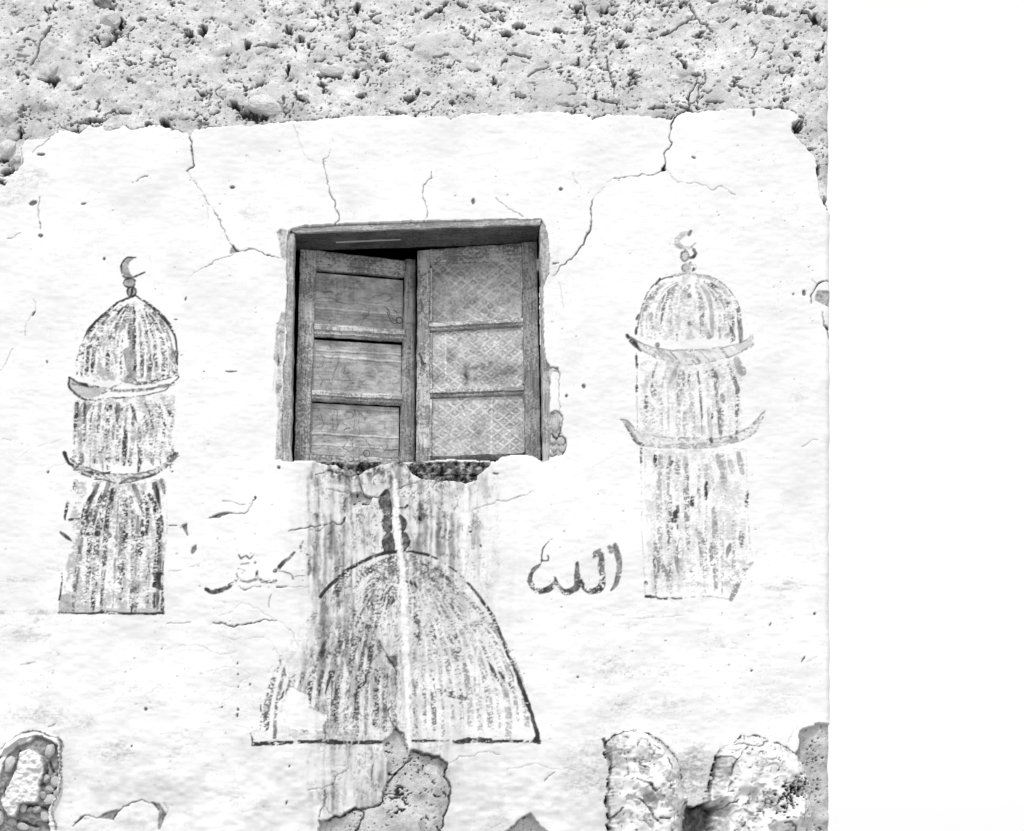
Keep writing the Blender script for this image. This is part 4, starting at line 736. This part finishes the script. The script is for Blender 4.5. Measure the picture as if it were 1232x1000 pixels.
# left of the picture
zl = np.concatenate([np.linspace(0, Z0, 30), zz[::6][1:], np.linspace(Z1, ZT, 20)[1:]]); xl = np.linspace(-6, XL, 200)
XLg, ZLg = np.meshgrid(xl, zl); hl = np.interp(zl, zz, Hg[:, 0])[:, None]; k = np.exp(-(XL-XLg)/.06)
zc = W(0, 225)[2]+pn(XLg, 0, 4, 6)*.10; up = ZLg > zc
hl = hl*k+(1-k)*np.where(up, pn(XLg, ZLg, 60, 7)*.014-.004, .010+pn(XLg, ZLg, 7, 8)*.006)
sheet('side_coat', XLg, -hl, ZLg, M_lime, wall, (np.interp(zl, zz, Ag[:, 0])[:, None]*k+(1-k)*np.where(up, .45, .74)).ravel())
# return wall round the corner, top and back
zr = np.concatenate([zb[:-1], zz[::3], zu[1:]]); hr = np.concatenate([np.full(49, Hg[0, -1]), Hg[::3, -1], np.full(59, Hg[-1, -1])*np.exp(-(zu[1:]-Z1)/.05)])
yr = np.linspace(0, 1, 60)**1.5*4.2; YR = -hr[:, None]*(1-yr/4.2)[None]+yr[None]; ZR = np.repeat(zr[:, None], 60, 1); ex = np.repeat(edge_x(zr)[:, None], 60, 1)
fade = np.clip(yr/.1, 0, 1)[None]
sheet('return_wall', ex+fade*(pn(YR, ZR, 9, 11)*.03+pn(YR, ZR, 34, 13)*.012-.01), YR, ZR, M_back, wall)
tb = np.linspace(0, 1, 30)
xt = XU[-1]; YT = np.repeat(tb[:, None]*.45, len(xt), 1); YT[0] = -hu[-1]
sheet('wall_top', np.repeat(xt[None], 30, 0), YT, np.repeat(ZU[-1][None], 30, 0)+pn(xt[None], YT, 12, 12)*.02*np.sin(tb*math.pi)[:, None], M_back, wall)

# stones and clods that stand out of the bare band, one object each
def stone_mesh(seed):
    import bmesh
    r = random.Random(seed); bm = bmesh.new(); bmesh.ops.create_icosphere(bm, subdivisions=3, radius=1)
    ph = [(Vector((r.gauss(0, 1), r.gauss(0, 1), r.gauss(0, 1))).normalized(), r.uniform(.62, .95)) for _ in range(9)]
    for v in bm.verts:
        d = v.co.normalized(); k = 1.0
        for n, c in ph:
            q = d.dot(n)
            if q > .2: k = min(k, c/q)
        v.co = d*k*(1+.03*math.sin(d.x*9+seed)+.02*math.sin(d.z*17+d.y*13))
    me = bpy.data.meshes.new('stone'); bm.to_mesh(me); bm.free(); return me
SM = [stone_mesh(k) for k in range(7)]
for m in SM: m.materials.append(M_stone)
def stone(px, py, rx, ry, k, parent, ang=0, out=.0, mat=None, thick=None):
    o = bpy.data.objects.new('stone', SM[k % 7]); COL.objects.link(o); o.parent = parent
    p = W(px, py); h = float(sample(H, np.array([px*1.0]), np.array([py*1.0]))[0])
    s = .00315; o.location = (p[0], -max(h, -.03)-out, p[2]); o.scale = (rx*s, thick or min(rx, ry)*s*.8, ry*s*1.03); o.rotation_euler = (0, R(ang), 0)
    if mat: o.material_slots[0].link = 'OBJECT'; o.material_slots[0].material = mat
    return o
band = [c for c in wall.children if c.name.startswith('bare_masonry')][0]
for k, a in enumerate([(318, 124, 27, 15, 4, .0), (399, 82, 16, 7, 4, .004), (63, 82, 7, 11, 5, .006), (50, 88, 9, 5, 25, .0), (132, 22, 13, 13, 20, .0), (125, 42, 9, 6, -10, .0), (124, -1, 14, 6, 5, .0), (12, 133, 15, 18, 25, -.02), (14, 160, 9, 8, 0, .0),
                       (8, 178, 13, 14, 0, .004), (20, 190, 5, 5, 0, .01), (14, 192, 4, 5, 0, .01), (240, 145, 9, 7, 0, -.004), (229, 151, 5, 5, 0, .0), (437, 75, 12, 8, -10, -.008), (102, 96, 9, 7, 10, -.008), (200, 72, 12, 6, 5, -.010),
                       (610, 44, 7, 4, 0, .0), (675, 122, 11, 6, 5, -.006), (609, 79, 9, 12, 10, -.010), (627, 110, 9, 6, 0, -.004), (925, 24, 14, 9, -5, -.006), (928, 9, 8, 5, 0, -.002), (988, 18, 6, 8, 0, -.004), (979, 58, 9, 6, 0, -.006),
                       (986, 75, 5, 8, 0, .0), (170, 26, 6, 5, 0, .0), (229, 44, 6, 4, 0, .0), (739, 117, 13, 6, 3, -.006), (799, 32, 11, 6, -15, -.010), (366, 114, 7, 5, 10, -.002), (410, 124, 8, 6, 0, -.004), (351, 46, 9, 6, -20, -.008), (130, 155, 8, 6, 0, -.004),
                       (962, 165, 7, 7, 30, -.004), (55, 158, 12, 6, 0, -.004), (320, 48, 9, 6, 0, -.006), (530, 110, 7, 5, 0, -.006), (486, 130, 9, 4, 0, -.006)]):
    stone(a[0], a[1], a[2], a[3], k, band, a[4], a[5]-.009)
for k, a in enumerate([(57, 938, 5, 5), (68, 941, 5, 6), (60, 950, 6, 5), (69, 954, 4, 5), (53, 957, 5, 4), (61, 963, 8, 6), (31, 973, 4, 5), (47, 975, 5, 4), (55, 983, 7, 5), (39, 975, 4, 3), (62, 903, 6, 9), (17, 990, 6, 5), (2, 985, 5, 8), (30, 995, 7, 4), (16, 922, 7, 10)]):
    stone(a[0], a[1], a[2], a[3], k+2, piers[0], rr.uniform(-30, 30), .006, M_lime_stone if False else None)
for k, a in enumerate([(665, 531, 4, 4), (675, 531, 4.5, 5), (667, 541, 4.5, 4), (676, 540, 4, 4.5), (663, 547, 3.5, 3), (668, 510, 5, 10)]):
    stone(a[0], a[1], a[2], a[3], k, wall, rr.uniform(-20, 20), .0)

# ------------------------------------------------------------------ the room behind the window
room = empty('room', (0, .5, 0), None); tag(room, kind='structure')
def quad(name, pts, mat, parent):
    me = bpy.data.meshes.new(name); me.from_pydata([tuple(p) for p in pts], [], [(0, 1, 2, 3)]); return link(name, me, mat, parent)
room.location = (0, 0, 0)
bx = (-1.4, 1.2, .36, 2.6, 2.2, 4.9)
a, b, c, d, e, f = bx
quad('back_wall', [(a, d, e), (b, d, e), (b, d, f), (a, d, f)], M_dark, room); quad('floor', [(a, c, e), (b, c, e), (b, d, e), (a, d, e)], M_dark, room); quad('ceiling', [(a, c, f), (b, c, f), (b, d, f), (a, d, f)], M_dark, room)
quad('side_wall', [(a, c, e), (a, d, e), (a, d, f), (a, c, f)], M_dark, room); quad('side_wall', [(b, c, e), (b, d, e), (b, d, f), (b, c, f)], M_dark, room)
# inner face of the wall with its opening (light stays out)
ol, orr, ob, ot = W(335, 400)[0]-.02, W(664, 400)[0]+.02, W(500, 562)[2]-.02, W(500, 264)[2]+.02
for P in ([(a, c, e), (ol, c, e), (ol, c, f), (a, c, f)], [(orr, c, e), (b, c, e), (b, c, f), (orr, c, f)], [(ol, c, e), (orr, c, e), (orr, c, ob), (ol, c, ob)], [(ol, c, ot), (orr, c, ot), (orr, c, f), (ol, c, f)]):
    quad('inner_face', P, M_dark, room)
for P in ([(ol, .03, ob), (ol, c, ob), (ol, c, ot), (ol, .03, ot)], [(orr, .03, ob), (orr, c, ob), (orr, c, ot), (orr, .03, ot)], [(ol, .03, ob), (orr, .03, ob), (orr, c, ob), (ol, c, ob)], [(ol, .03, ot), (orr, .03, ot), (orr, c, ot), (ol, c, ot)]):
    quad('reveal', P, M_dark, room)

# ------------------------------------------------------------------ the window
win_o = empty('wooden_window', W(500, 556, .1).tolist())
tag(win_o, 'weathered grey double-leaf wooden window ajar in the white wall above the painted dome', 'window', kind='thing')
inv_loc = np.array(win_o.location)
def member(name, A0, A1, B0, B1, th, mat, parent, bev=.004, n=None, seed=0, wob=.0007, prof=None, off=(0, 0, 0)):
    """timber whose front runs from edge A0-B0 to edge A1-B1 (world points), th thick (metres, backwards)"""
    A0, A1, B0, B1 = map(np.array, (A0, A1, B0, B1)); L = np.linalg.norm((A1+B1)/2-(A0+B0)/2); n = n or max(6, int(L/.02)); wd = np.linalg.norm(B0-A0)
    # profile: (across 0..1, depth metres)
    b = min(.35, bev/wd)
    pr = prof or [(0, th), (0, bev), (b*.4, bev*.25), (b, 0), (.5, -.0004), (1-b, 0), (1-b*.4, bev*.25), (1, bev), (1, th)]
    r = random.Random(seed); V, LC = [], []; so = r.uniform(0, 50)
    ph = [r.uniform(0, 6.3) for _ in range(6)]
    for i in range(n+1):
        t = i/n; P0 = A0+(A1-A0)*t; P1 = B0+(B1-B0)*t
        w1 = (math.sin(t*L*31+ph[0])+math.sin(t*L*77+ph[1])+.8*r.uniform(-1, 1))*wob; w2 = (math.sin(t*L*29+ph[2])+math.sin(t*L*83+ph[3])+.8*r.uniform(-1, 1))*wob; w3 = math.sin(t*L*23+ph[4])*wob
        u = (P1-P0)/wd
        for j, (s, d) in enumerate(pr):
            p = P0+(P1-P0)*s + u*(w1*(1-s)+w2*s) + np.array([0, d+(w3 if 0 < s < 1 else 0), 0])
            V.append(p); LC.append((t*L+so, s*wd+so*.3, d+so*.7))
    m = len(pr); F = []
    for i in range(n):
        for j in range(m-1): F.append((i*m+j, i*m+j+1, (i+1)*m+j+1, (i+1)*m+j))
        F.append((i*m+m-1, i*m, (i+1)*m, (i+1)*m+m-1))
    F.append(tuple(range(m))[::-1]); F.append(tuple(n*m+j for j in range(m)))
    me = bpy.data.meshes.new(name); me.from_pydata([tuple(v-inv_loc) for v in V], [], F); me.update()
    at = me.attributes.new('lc', 'FLOAT_VECTOR', 'POINT'); at.data.foreach_set('vector', np.array(LC, f4).ravel())
    import bmesh; bm = bmesh.new(); bm.from_mesh(me); bmesh.ops.recalc_face_normals(bm, faces=bm.faces); bm.to_mesh(me); bm.free()
    return link(name, me, mat, parent)
D = .003
# fixed frame
stepped = lambda th: [(0, th), (0, .004), (.1, .0005), (.5, 0), (.9, .001), (.97, .004), (1, .01), (1, th)]
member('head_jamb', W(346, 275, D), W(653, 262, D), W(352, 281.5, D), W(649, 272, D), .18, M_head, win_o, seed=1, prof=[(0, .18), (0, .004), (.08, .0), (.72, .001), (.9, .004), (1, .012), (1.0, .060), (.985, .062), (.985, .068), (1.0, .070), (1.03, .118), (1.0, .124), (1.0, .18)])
member('head_strip', W(347, 274.5, D-.004), W(652, 261.5, D-.004), W(355, 280.5, D-.004), W(649.5, 270.5, D-.004), .012, M_jamb, win_o, seed=5, wob=.0006)
member('side_jamb', W(344, 281, D), W(334, 556, D), W(354.5, 281, D), W(350, 557, D), .055, M_jamb, win_o, seed=2, prof=stepped(.055), wob=.0008)
member('side_jamb', W(661, 266, D), W(664, 556, D), W(649.5, 268, D), W(653.5, 557, D), .055, M_jamb, win_o, seed=3, prof=stepped(.055), wob=.0008)
member('sill', W(340, 556.5, .10), W(660, 554, .10), W(340, 564, .10), W(660, 562, .10), .26, M_dk, win_o, seed=4)
# leaves
class Leaf:
    def __init__(s, tl, tr, br, bl, dl, dr): s.c = (tl, tr, br, bl); s.dl, s.dr = dl, dr
    def P(s, u, v, h=0):
        """u across 0..1, v down 0..1, h metres proud"""
        (a, b), (c, d), (e, f), (g, i) = s.c
        x = (a*(1-u)+c*u)*(1-v)+(g*(1-u)+e*u)*v; y = (b*(1-u)+d*u)*(1-v)+(i*(1-u)+f*u)*v
        return W(x, y, s.dl+(s.dr-s.dl)*u-h)
LL = Leaf((361, 300), (500.5, 312.5), (499.5, 561), (353.5, 557), .150, .262)
RL = Leaf((502.5, 302), (646, 290.5), (651, 552), (500.5, 558), .215, .145)
def grid_panel(name, leaf, u0, u1, vt, vb, h, mat, parent, fn, n=110, m=80):
    """thin sheet with its own relief and tone: fn(x, y metres, u, v) -> relief, tone"""
    us = np.linspace(u0, u1, n); ts = np.linspace(0, 1, m); V = []; wd = np.linalg.norm(leaf.P(u1, .5)-leaf.P(u0, .5)); hh = np.linalg.norm(leaf.P(.5, vb(.5))-leaf.P(.5, vt(.5)))
    U, T = np.meshgrid((us-u0)/(u1-u0), ts); rel, tone = fn(U*wd, T*hh, U, T)
    for jj in range(m):
        for kk in range(n):
            u = us[kk]; v = vt(u)+(vb(u)-vt(u))*ts[jj]; V.append(leaf.P(u, v, h+rel[jj, kk])-inv_loc)
    k = (np.arange(m-1)[:, None]*n+np.arange(n-1)).ravel(); Q = np.stack([k, k+n, k+n+1, k+1], 1)
    o = link(name, np_mesh(name, np.array(V), Q, np.clip(tone, .03, .8).ravel()), mat, parent)
    sol = o.modifiers.new('thickness', 'SOLIDIFY'); sol.thickness = .004; sol.offset = 1
    return o
def arrnoise(shape, sx, sy, seed, oct=3):
    """smooth noise on a small grid, cell sizes in samples"""
    r = np.random.default_rng(seed); o = 0; a = 1
    for k in range(oct):
        qx, qy = max(1.2, sx/2**k), max(1.2, sy/2**k); gx, gy = np.arange(shape[1])/qx, np.arange(shape[0])/qy; g = r.random((int(gy[-1])+3, int(gx[-1])+3))*2-1
        ix, iy = gx.astype(int), gy.astype(int); fx, fy = gx-ix, (gy-iy)[:, None]; fx = fx*fx*(3-2*fx); fy = fy*fy*(3-2*fy)
        c = g[:, ix]*(1-fx)+g[:, ix+1]*fx; o = o+a*(c[iy]*(1-fy)+c[iy+1]*fy); a *= .6
    return o
lin = lambda a, b: (lambda u: a+(b-a)*u)
def rail(name, leaf, u0, u1, v0, v1, w0, w1, h, th, mat, parent, seed, prof=None):
    """horizontal bar from u0 to u1, centre height v0->v1 and face height w0->w1 in v"""
    return member(name, leaf.P(u0, v0-w0/2, h), leaf.P(u1, v1-w1/2, h), leaf.P(u0, v0+w0/2, h), leaf.P(u1, v1+w1/2, h), th, mat, parent, seed=seed, prof=prof, wob=.0009)
def stile(name, leaf, ua0, ub0, ua1, ub1, h, th, mat, parent, seed, v0=0, v1=1, prof=None, bev=.005):
    return member(name, leaf.P(ua0, v0, h), leaf.P(ua1, v1, h), leaf.P(ub0, v0, h), leaf.P(ub1, v1, h), th, mat, parent, seed=seed, prof=prof, wob=.0007, bev=bev)

# left leaf: three boards papered over
lf = empty('left_leaf', (0, 0, 0), win_o); lf.name = 'casement_leaf'; tag(lf, 'left leaf, swung further in, with wrinkled opaque panels')
stile('stile', LL, 0, .142, 0, .128, 0, .04, M_leaf, lf, 11); stile('stile', LL, .905, 1, .865, 1, 0, .04, M_frame, lf, 12, bev=.012)
rail('top_rail', LL, .142, .905, .040, .045, .082, .072, -.0015, .038, M_leaf, lf, 13, prof=[(0, .038), (0, .002), (.1, 0), (.68, .0), (.72, .004), (.78, .002), (.84, .006), (.90, .003), (1, .014), (1, .038)])
rail('bottom_rail', LL, .13, .87, .975, .985, .045, .04, -.0015, .038, M_leaf, lf, 14)
barp = [(0, .034), (0, .006), (.12, .0), (.50, .0), (.60, .010), (.82, .007), (.9, .012), (1, .022), (1, .034)]
rail('glazing_bar', LL, .140, .905, .366, .366, .054, .052, .006, .036, M_bar, lf, 15, barp); rail('glazing_bar', LL, .134, .89, .676, .680, .044, .046, .006, .036, M_bar, lf, 16, barp)
rail('inner_bead', LL, .135, .15, .366, .366, .01, .01, .0, .01, M_leaf, lf, 17) if False else None
def board(seed, marks, lines):
    def fn(x, y, U, T):
        sh = x.shape; g = arrnoise(sh, 26, 20, seed)*.0022+arrnoise(sh, 9, 6, seed+1)*.0006
        tn = .37*(1+.26*arrnoise(sh, 20, 14, seed+2)+.14*arrnoise(sh, 5, 2, seed+3)+.12*arrnoise(sh, 60, 2, seed+4, 2)+.12*arrnoise(sh, 1.5, 60, seed+6, 1)*.5)
        for v0, v1, tone, w in lines:
            c = v0+(v1-v0)*U+.006*np.sin(U*23+seed); d = np.abs(T-c)/w; g += np.exp(-d*d)*.0025; tn = tn+np.exp(-d*d)*tone-np.exp(-((T-c-w*1.6)/w)**2)*.10
        n1 = arrnoise(sh, 14, 14, seed+7, 2); n2 = arrnoise(sh, 9, 16, seed+8, 2)
        ed = np.exp(-(n1/.035)**2); g += np.where(n1 > 0, .0012, 0); tn = tn*(1-.45*ed*(arrnoise(sh, 30, 30, seed+9, 1) > -.1))*(1+.10*(n1 > 0))
        ed = np.exp(-((n2-.4)/.03)**2); tn = tn*(1-.35*ed)
        UU = U+.010*arrnoise(sh, 7, 7, seed+11, 2); TT = T+.014*arrnoise(sh, 7, 7, seed+12, 2)
        for pts, w, tone in marks:
            P = smooth([(p*100, q*100) for p, q in pts], 4)/100
            d = np.full(sh, 9.)
            for (a0, b0), (a1, b1) in zip(P[:-1], P[1:]):
                L = (a1-a0)**2+(b1-b0)**2+1e-9; t = np.clip(((UU-a0)*(a1-a0)+(TT-b0)*(b1-b0))/L, 0, 1); d = np.minimum(d, np.hypot((UU-a0-t*(a1-a0))*1.4, TT-b0-t*(b1-b0)))
            q = np.exp(-(d/w)**2)*np.clip(.7+.5*arrnoise(sh, 5, 5, seed+13, 1), .2, 1); tn = tn*(1-q)+tone*(.6 if tone < .2 else 1)*q; g += q*(.0018 if tone > .3 else -.001)
        return g, tn
    return fn
grid_panel('panel', LL, .13, .888, lin(.104, .108), lin(.352, .352), -.030, M_panel, lf, board(31, [([(.66, .50), (.72, .44), (.84, .38)], .022, .50), ([(.63, .44), (.66, .36), (.80, .30), (.88, .36), (.84, .42), (.70, .50), (.64, .50)], .010, .13), ([(.82, .56), (.86, .68), (.90, .80)], .012, .05), ([(.90, .58), (.93, .64)], .010, .06), ([(.53, .95), (.55, .84), (.60, .74), (.62, .60)], .010, .16),
    ([(.0, .50), (.15, .46), (.3, .52), (.42, .56)], .012, .18), ([(.05, .34), (.12, .38), (.2, .33), (.24, .4), (.32, .34)], .009, .17), ([(.35, .2), (.38, .12), (.46, .14), (.5, .08)], .009, .17)], [(.50, .52, .12, .012), (.66, .68, .20, .014)]), 150, 90)
grid_panel('panel', LL, .125, .878, lin(.420, .420), lin(.665, .665), -.030, M_panel, lf, board(41, [([(.10, .28), (.14, .36), (.12, .5)], .01, .14), ([(.2, .5), (.22, .3), (.28, .26), (.3, .4), (.26, .55), (.24, .7)], .009, .15), ([(.34, .55), (.38, .48), (.36, .62), (.42, .6)], .009, .15), ([(.5, .85), (.54, .6), (.6, .45), (.7, .5), (.74, .7), (.7, .9)], .011, .45), ([(.9, .26), (.92, .31), (.95, .25)], .022, .46),
    ([(.55, .75), (.6, .84), (.68, .8)], .009, .17), ([(.08, .7), (.13, .78), (.1, .9)], .01, .15)], [(.20, .18, .14, .012), (.30, .33, .2, .012)]), 150, 90)
grid_panel('panel', LL, .12, .862, lin(.717, .722), lin(.965, .965), -.030, M_panel, lf, board(51, [([(.27, .10), (.26, .3), (.27, .5), (.31, .5), (.31, .3), (.30, .12), (.27, .10)], .009, .13), ([(.38, .2), (.42, .12), (.48, .16), (.46, .26), (.40, .28)], .012, .14), ([(.36, .34), (.42, .42), (.38, .5), (.45, .44)], .009, .14), ([(.5, .1), (.505, .3), (.5, .5)], .009, .15), ([(.55, .1), (.55, .3), (.56, .5)], .009, .15),
    ([(.40, .6), (.42, .72), (.38, .82), (.44, .9)], .010, .15), ([(.48, .6), (.49, .9)], .008, .15), ([(.60, .62), (.66, .74), (.7, .84), (.78, .8)], .010, .14), ([(.12, .2), (.16, .4), (.12, .52)], .01, .16), ([(.85, .7), (.88, .8), (.84, .9)], .01, .16)], [(.07, .07, .10, .01), (.57, .60, .22, .012), (.78, .82, .12, .01)]), 150, 90)
# right leaf: three panes of pressed diamond glass
rf = empty('casement_leaf', (0, 0, 0), win_o); tag(rf, 'right leaf with diamond patterned glass panes')
stile('stile', RL, 0, .105, 0, .112, 0, .04, M_leaf, rf, 21, bev=.004); stile('stile', RL, .868, 1, .872, 1, 0, .04, M_frame, rf, 22)
rail('top_rail', RL, .105, .868, .031, .042, .068, .078, -.0015, .038, M_leaf, rf, 23, prof=[(0, .038), (0, .002), (.1, 0), (.78, .0), (.84, .003), (.9, .002), (1, .012), (1, .038)])
rail('bottom_rail', RL, .11, .87, .982, .984, .030, .030, -.0015, .038, M_dk, rf, 24)
rail('glazing_bar', RL, .100, .875, .358, .364, .040, .036, .006, .036, M_bar, rf, 25, barp); rail('glazing_bar', RL, .105, .875, .670, .680, .038, .040, .006, .036, M_bar, rf, 26, barp)
for v0, v1 in ((.085, .335), (.39, .65), (.70, .965)):
    member('bead', RL.P(.108, v0, .003), RL.P(.108, v1, .003), RL.P(.124, v0, .003), RL.P(.124, v1, .003), .018, M_bar, rf, seed=int(v0*100), bev=.002, wob=.0008)
    member('bead', RL.P(.862, v0, .003), RL.P(.862, v1, .003), RL.P(.872, v0, .003), RL.P(.872, v1, .003), .018, M_bar, rf, seed=int(v0*100)+1, bev=.002, wob=.0008)
def lattice(seed, smear, crk):
    def fn(x, y, U, T):
        sh = x.shape; px_, py_ = .0465, .0400
        wx = arrnoise(sh, 30, 30, seed+20, 2)*.0022
        p = ((x+wx)/px_+(y)/py_); q = ((x+wx)/px_-(y)/py_)
        fp, fq = np.abs(p-np.round(p)), np.abs(q-np.round(q)); e = np.minimum(fp, fq)
        ridge = np.exp(-(e/.06)**2); cen = np.exp(-((1-(fp+fq))/.16)**2); rim = np.exp(-((fp+fq-.62)/.10)**2)*(fp > .15)*(fq > .15)
        wear = np.clip(.62+.45*arrnoise(sh, 22, 22, seed)+.5*arrnoise(sh, 4, 4, seed+9, 2), .0, 1.15)
        g = ridge*.0022+cen*.0010-rim*.0008
        tn = .43*(1+.24*arrnoise(sh, 24, 18, seed+1)+.26*arrnoise(sh, 3.2, 3.2, seed+2, 2)+.10*arrnoise(sh, 1.3, 1.3, seed+3, 1))
        tn = tn+(.16*ridge-.14*rim*(.5+.5*(arrnoise(sh, 9, 9, seed+4, 1) > -.2))+.03*cen)*wear
        for (a, b, ra, rb, k) in smear: tn = tn*(1-k*np.exp(-((U-a)/ra)**2-((T-b)/rb)**2)*(1+.4*arrnoise(sh, 6, 6, seed+5)))
        for (a0, b0, a1, b1) in crk:
            L = (a1-a0)**2+(b1-b0)**2; t = np.clip(((U-a0)*(a1-a0)+(T-b0)*(b1-b0))/L, 0, 1); d = np.hypot((U-a0-t*(a1-a0))*1.4, T-b0-t*(b1-b0)); tn = tn+.18*np.exp(-(d/.010)**2); g += .001*np.exp(-(d/.01)**2)
        return g*wear, tn
    return fn
grid_panel('glass_pane', RL, .115, .872, lin(.070, .090), lin(.345, .350), -.018, M_glass, rf, lattice(61, [(.25, .1, .2, .12, .35), (.08, .2, .08, .2, .35), (.7, .05, .3, .06, .3)], []), 150, 110)
grid_panel('glass_pane', RL, .115, .872, lin(.389, .392), lin(.658, .665), -.018, M_glass, rf, lattice(71, [(.38, .80, .04, .17, .75), (.5, .64, .15, .08, .5), (.2, .45, .07, .14, .4), (.84, .74, .13, .13, .55), (.64, .82, .13, .12, .45), (.1, .8, .1, .15, .4)], [(.16, .0, .16, .8)]), 150, 110)
grid_panel('glass_pane', RL, .115, .872, lin(.699, .709), lin(.972, .975), -.018, M_glass, rf, lattice(81, [(.9, .2, .1, .2, .3)], [(.28, .02, .36, .3), (.66, .0, .64, 1)]), 150, 110)
# ironmongery
def tube(name, pts, r, mat, parent, seg=6):
    P = [np.array(p) for p in pts]; V, F = [], []
    for i, p in enumerate(P):
        t = P[min(i+1, len(P)-1)]-P[max(i-1, 0)]; t /= np.linalg.norm(t)+1e-9; a = np.cross(t, [0, 1, 0.01]); a /= np.linalg.norm(a); b = np.cross(t, a)
        for j in range(seg): th = 2*math.pi*j/seg; V.append(tuple(p+(a*math.cos(th)+b*math.sin(th))*r-inv_loc))
    for i in range(len(P)-1):
        for j in range(seg): F.append((i*seg+j, i*seg+(j+1) % seg, (i+1)*seg+(j+1) % seg, (i+1)*seg+j))
    F += [tuple(range(seg))[::-1], tuple((len(P)-1)*seg+j for j in range(seg))]
    me = bpy.data.meshes.new(name); me.from_pydata(V, [], F); return link(name, me, mat, parent)
tube('pull_ring', [LL.P(.86+.028*math.cos(t), .300+.014*math.sin(t), .004) for t in np.linspace(0, 6.28, 16)], .0025, M_iron, lf)
tube('hook_wire', [LL.P(*p, .002) for p in ((.755, .262), (.77, .285), (.79, .305), (.815, .318), (.84, .314))], .0016, M_iron, lf)
tube('pull_ring', [LL.P(.60+.026*math.cos(t), .945+.016*math.sin(t), -.006) for t in np.linspace(0, 6.28, 16)], .0016, M_iron, lf)
tube('latch_knob', [RL.P(.045, .525, .0), RL.P(.045, .525, .012), RL.P(.045, .525, .018)], .007, M_iron, rf, 10)
tube('latch_bar', [RL.P(.02, .48, .008), RL.P(.035, .50, .010), RL.P(.05, .528, .010), RL.P(.075, .532, .008)], .004, M_iron, rf)
member('hinge', W(646.2, 312, .12), W(645.6, 325, .12), W(650.5, 311, .12), W(649.2, 324, .12), .03, M_hinge, win_o, seed=40, bev=.002)
member('rag_splinter', W(404, 289.5, .09), W(480, 286.5, .09), W(404, 291.5, .09), W(480, 289, .09), .01, M_bar, win_o, seed=41, bev=.001) if False else None
# pale scratch-batten nailed under the head
b0, b1 = W(404, 291.5, .094), W(482, 288, .094)
tube('nailed_strip', [b0, (b0+b1)/2, b1], .0035, M_bar, win_o)
for m in [o for o in bpy.data.objects if o.type == 'MESH' and any(x.name.startswith(('grey_', 'flaking', 'pale_bar', 'dark_damp')) for x in o.data.materials if x)]:
    pass
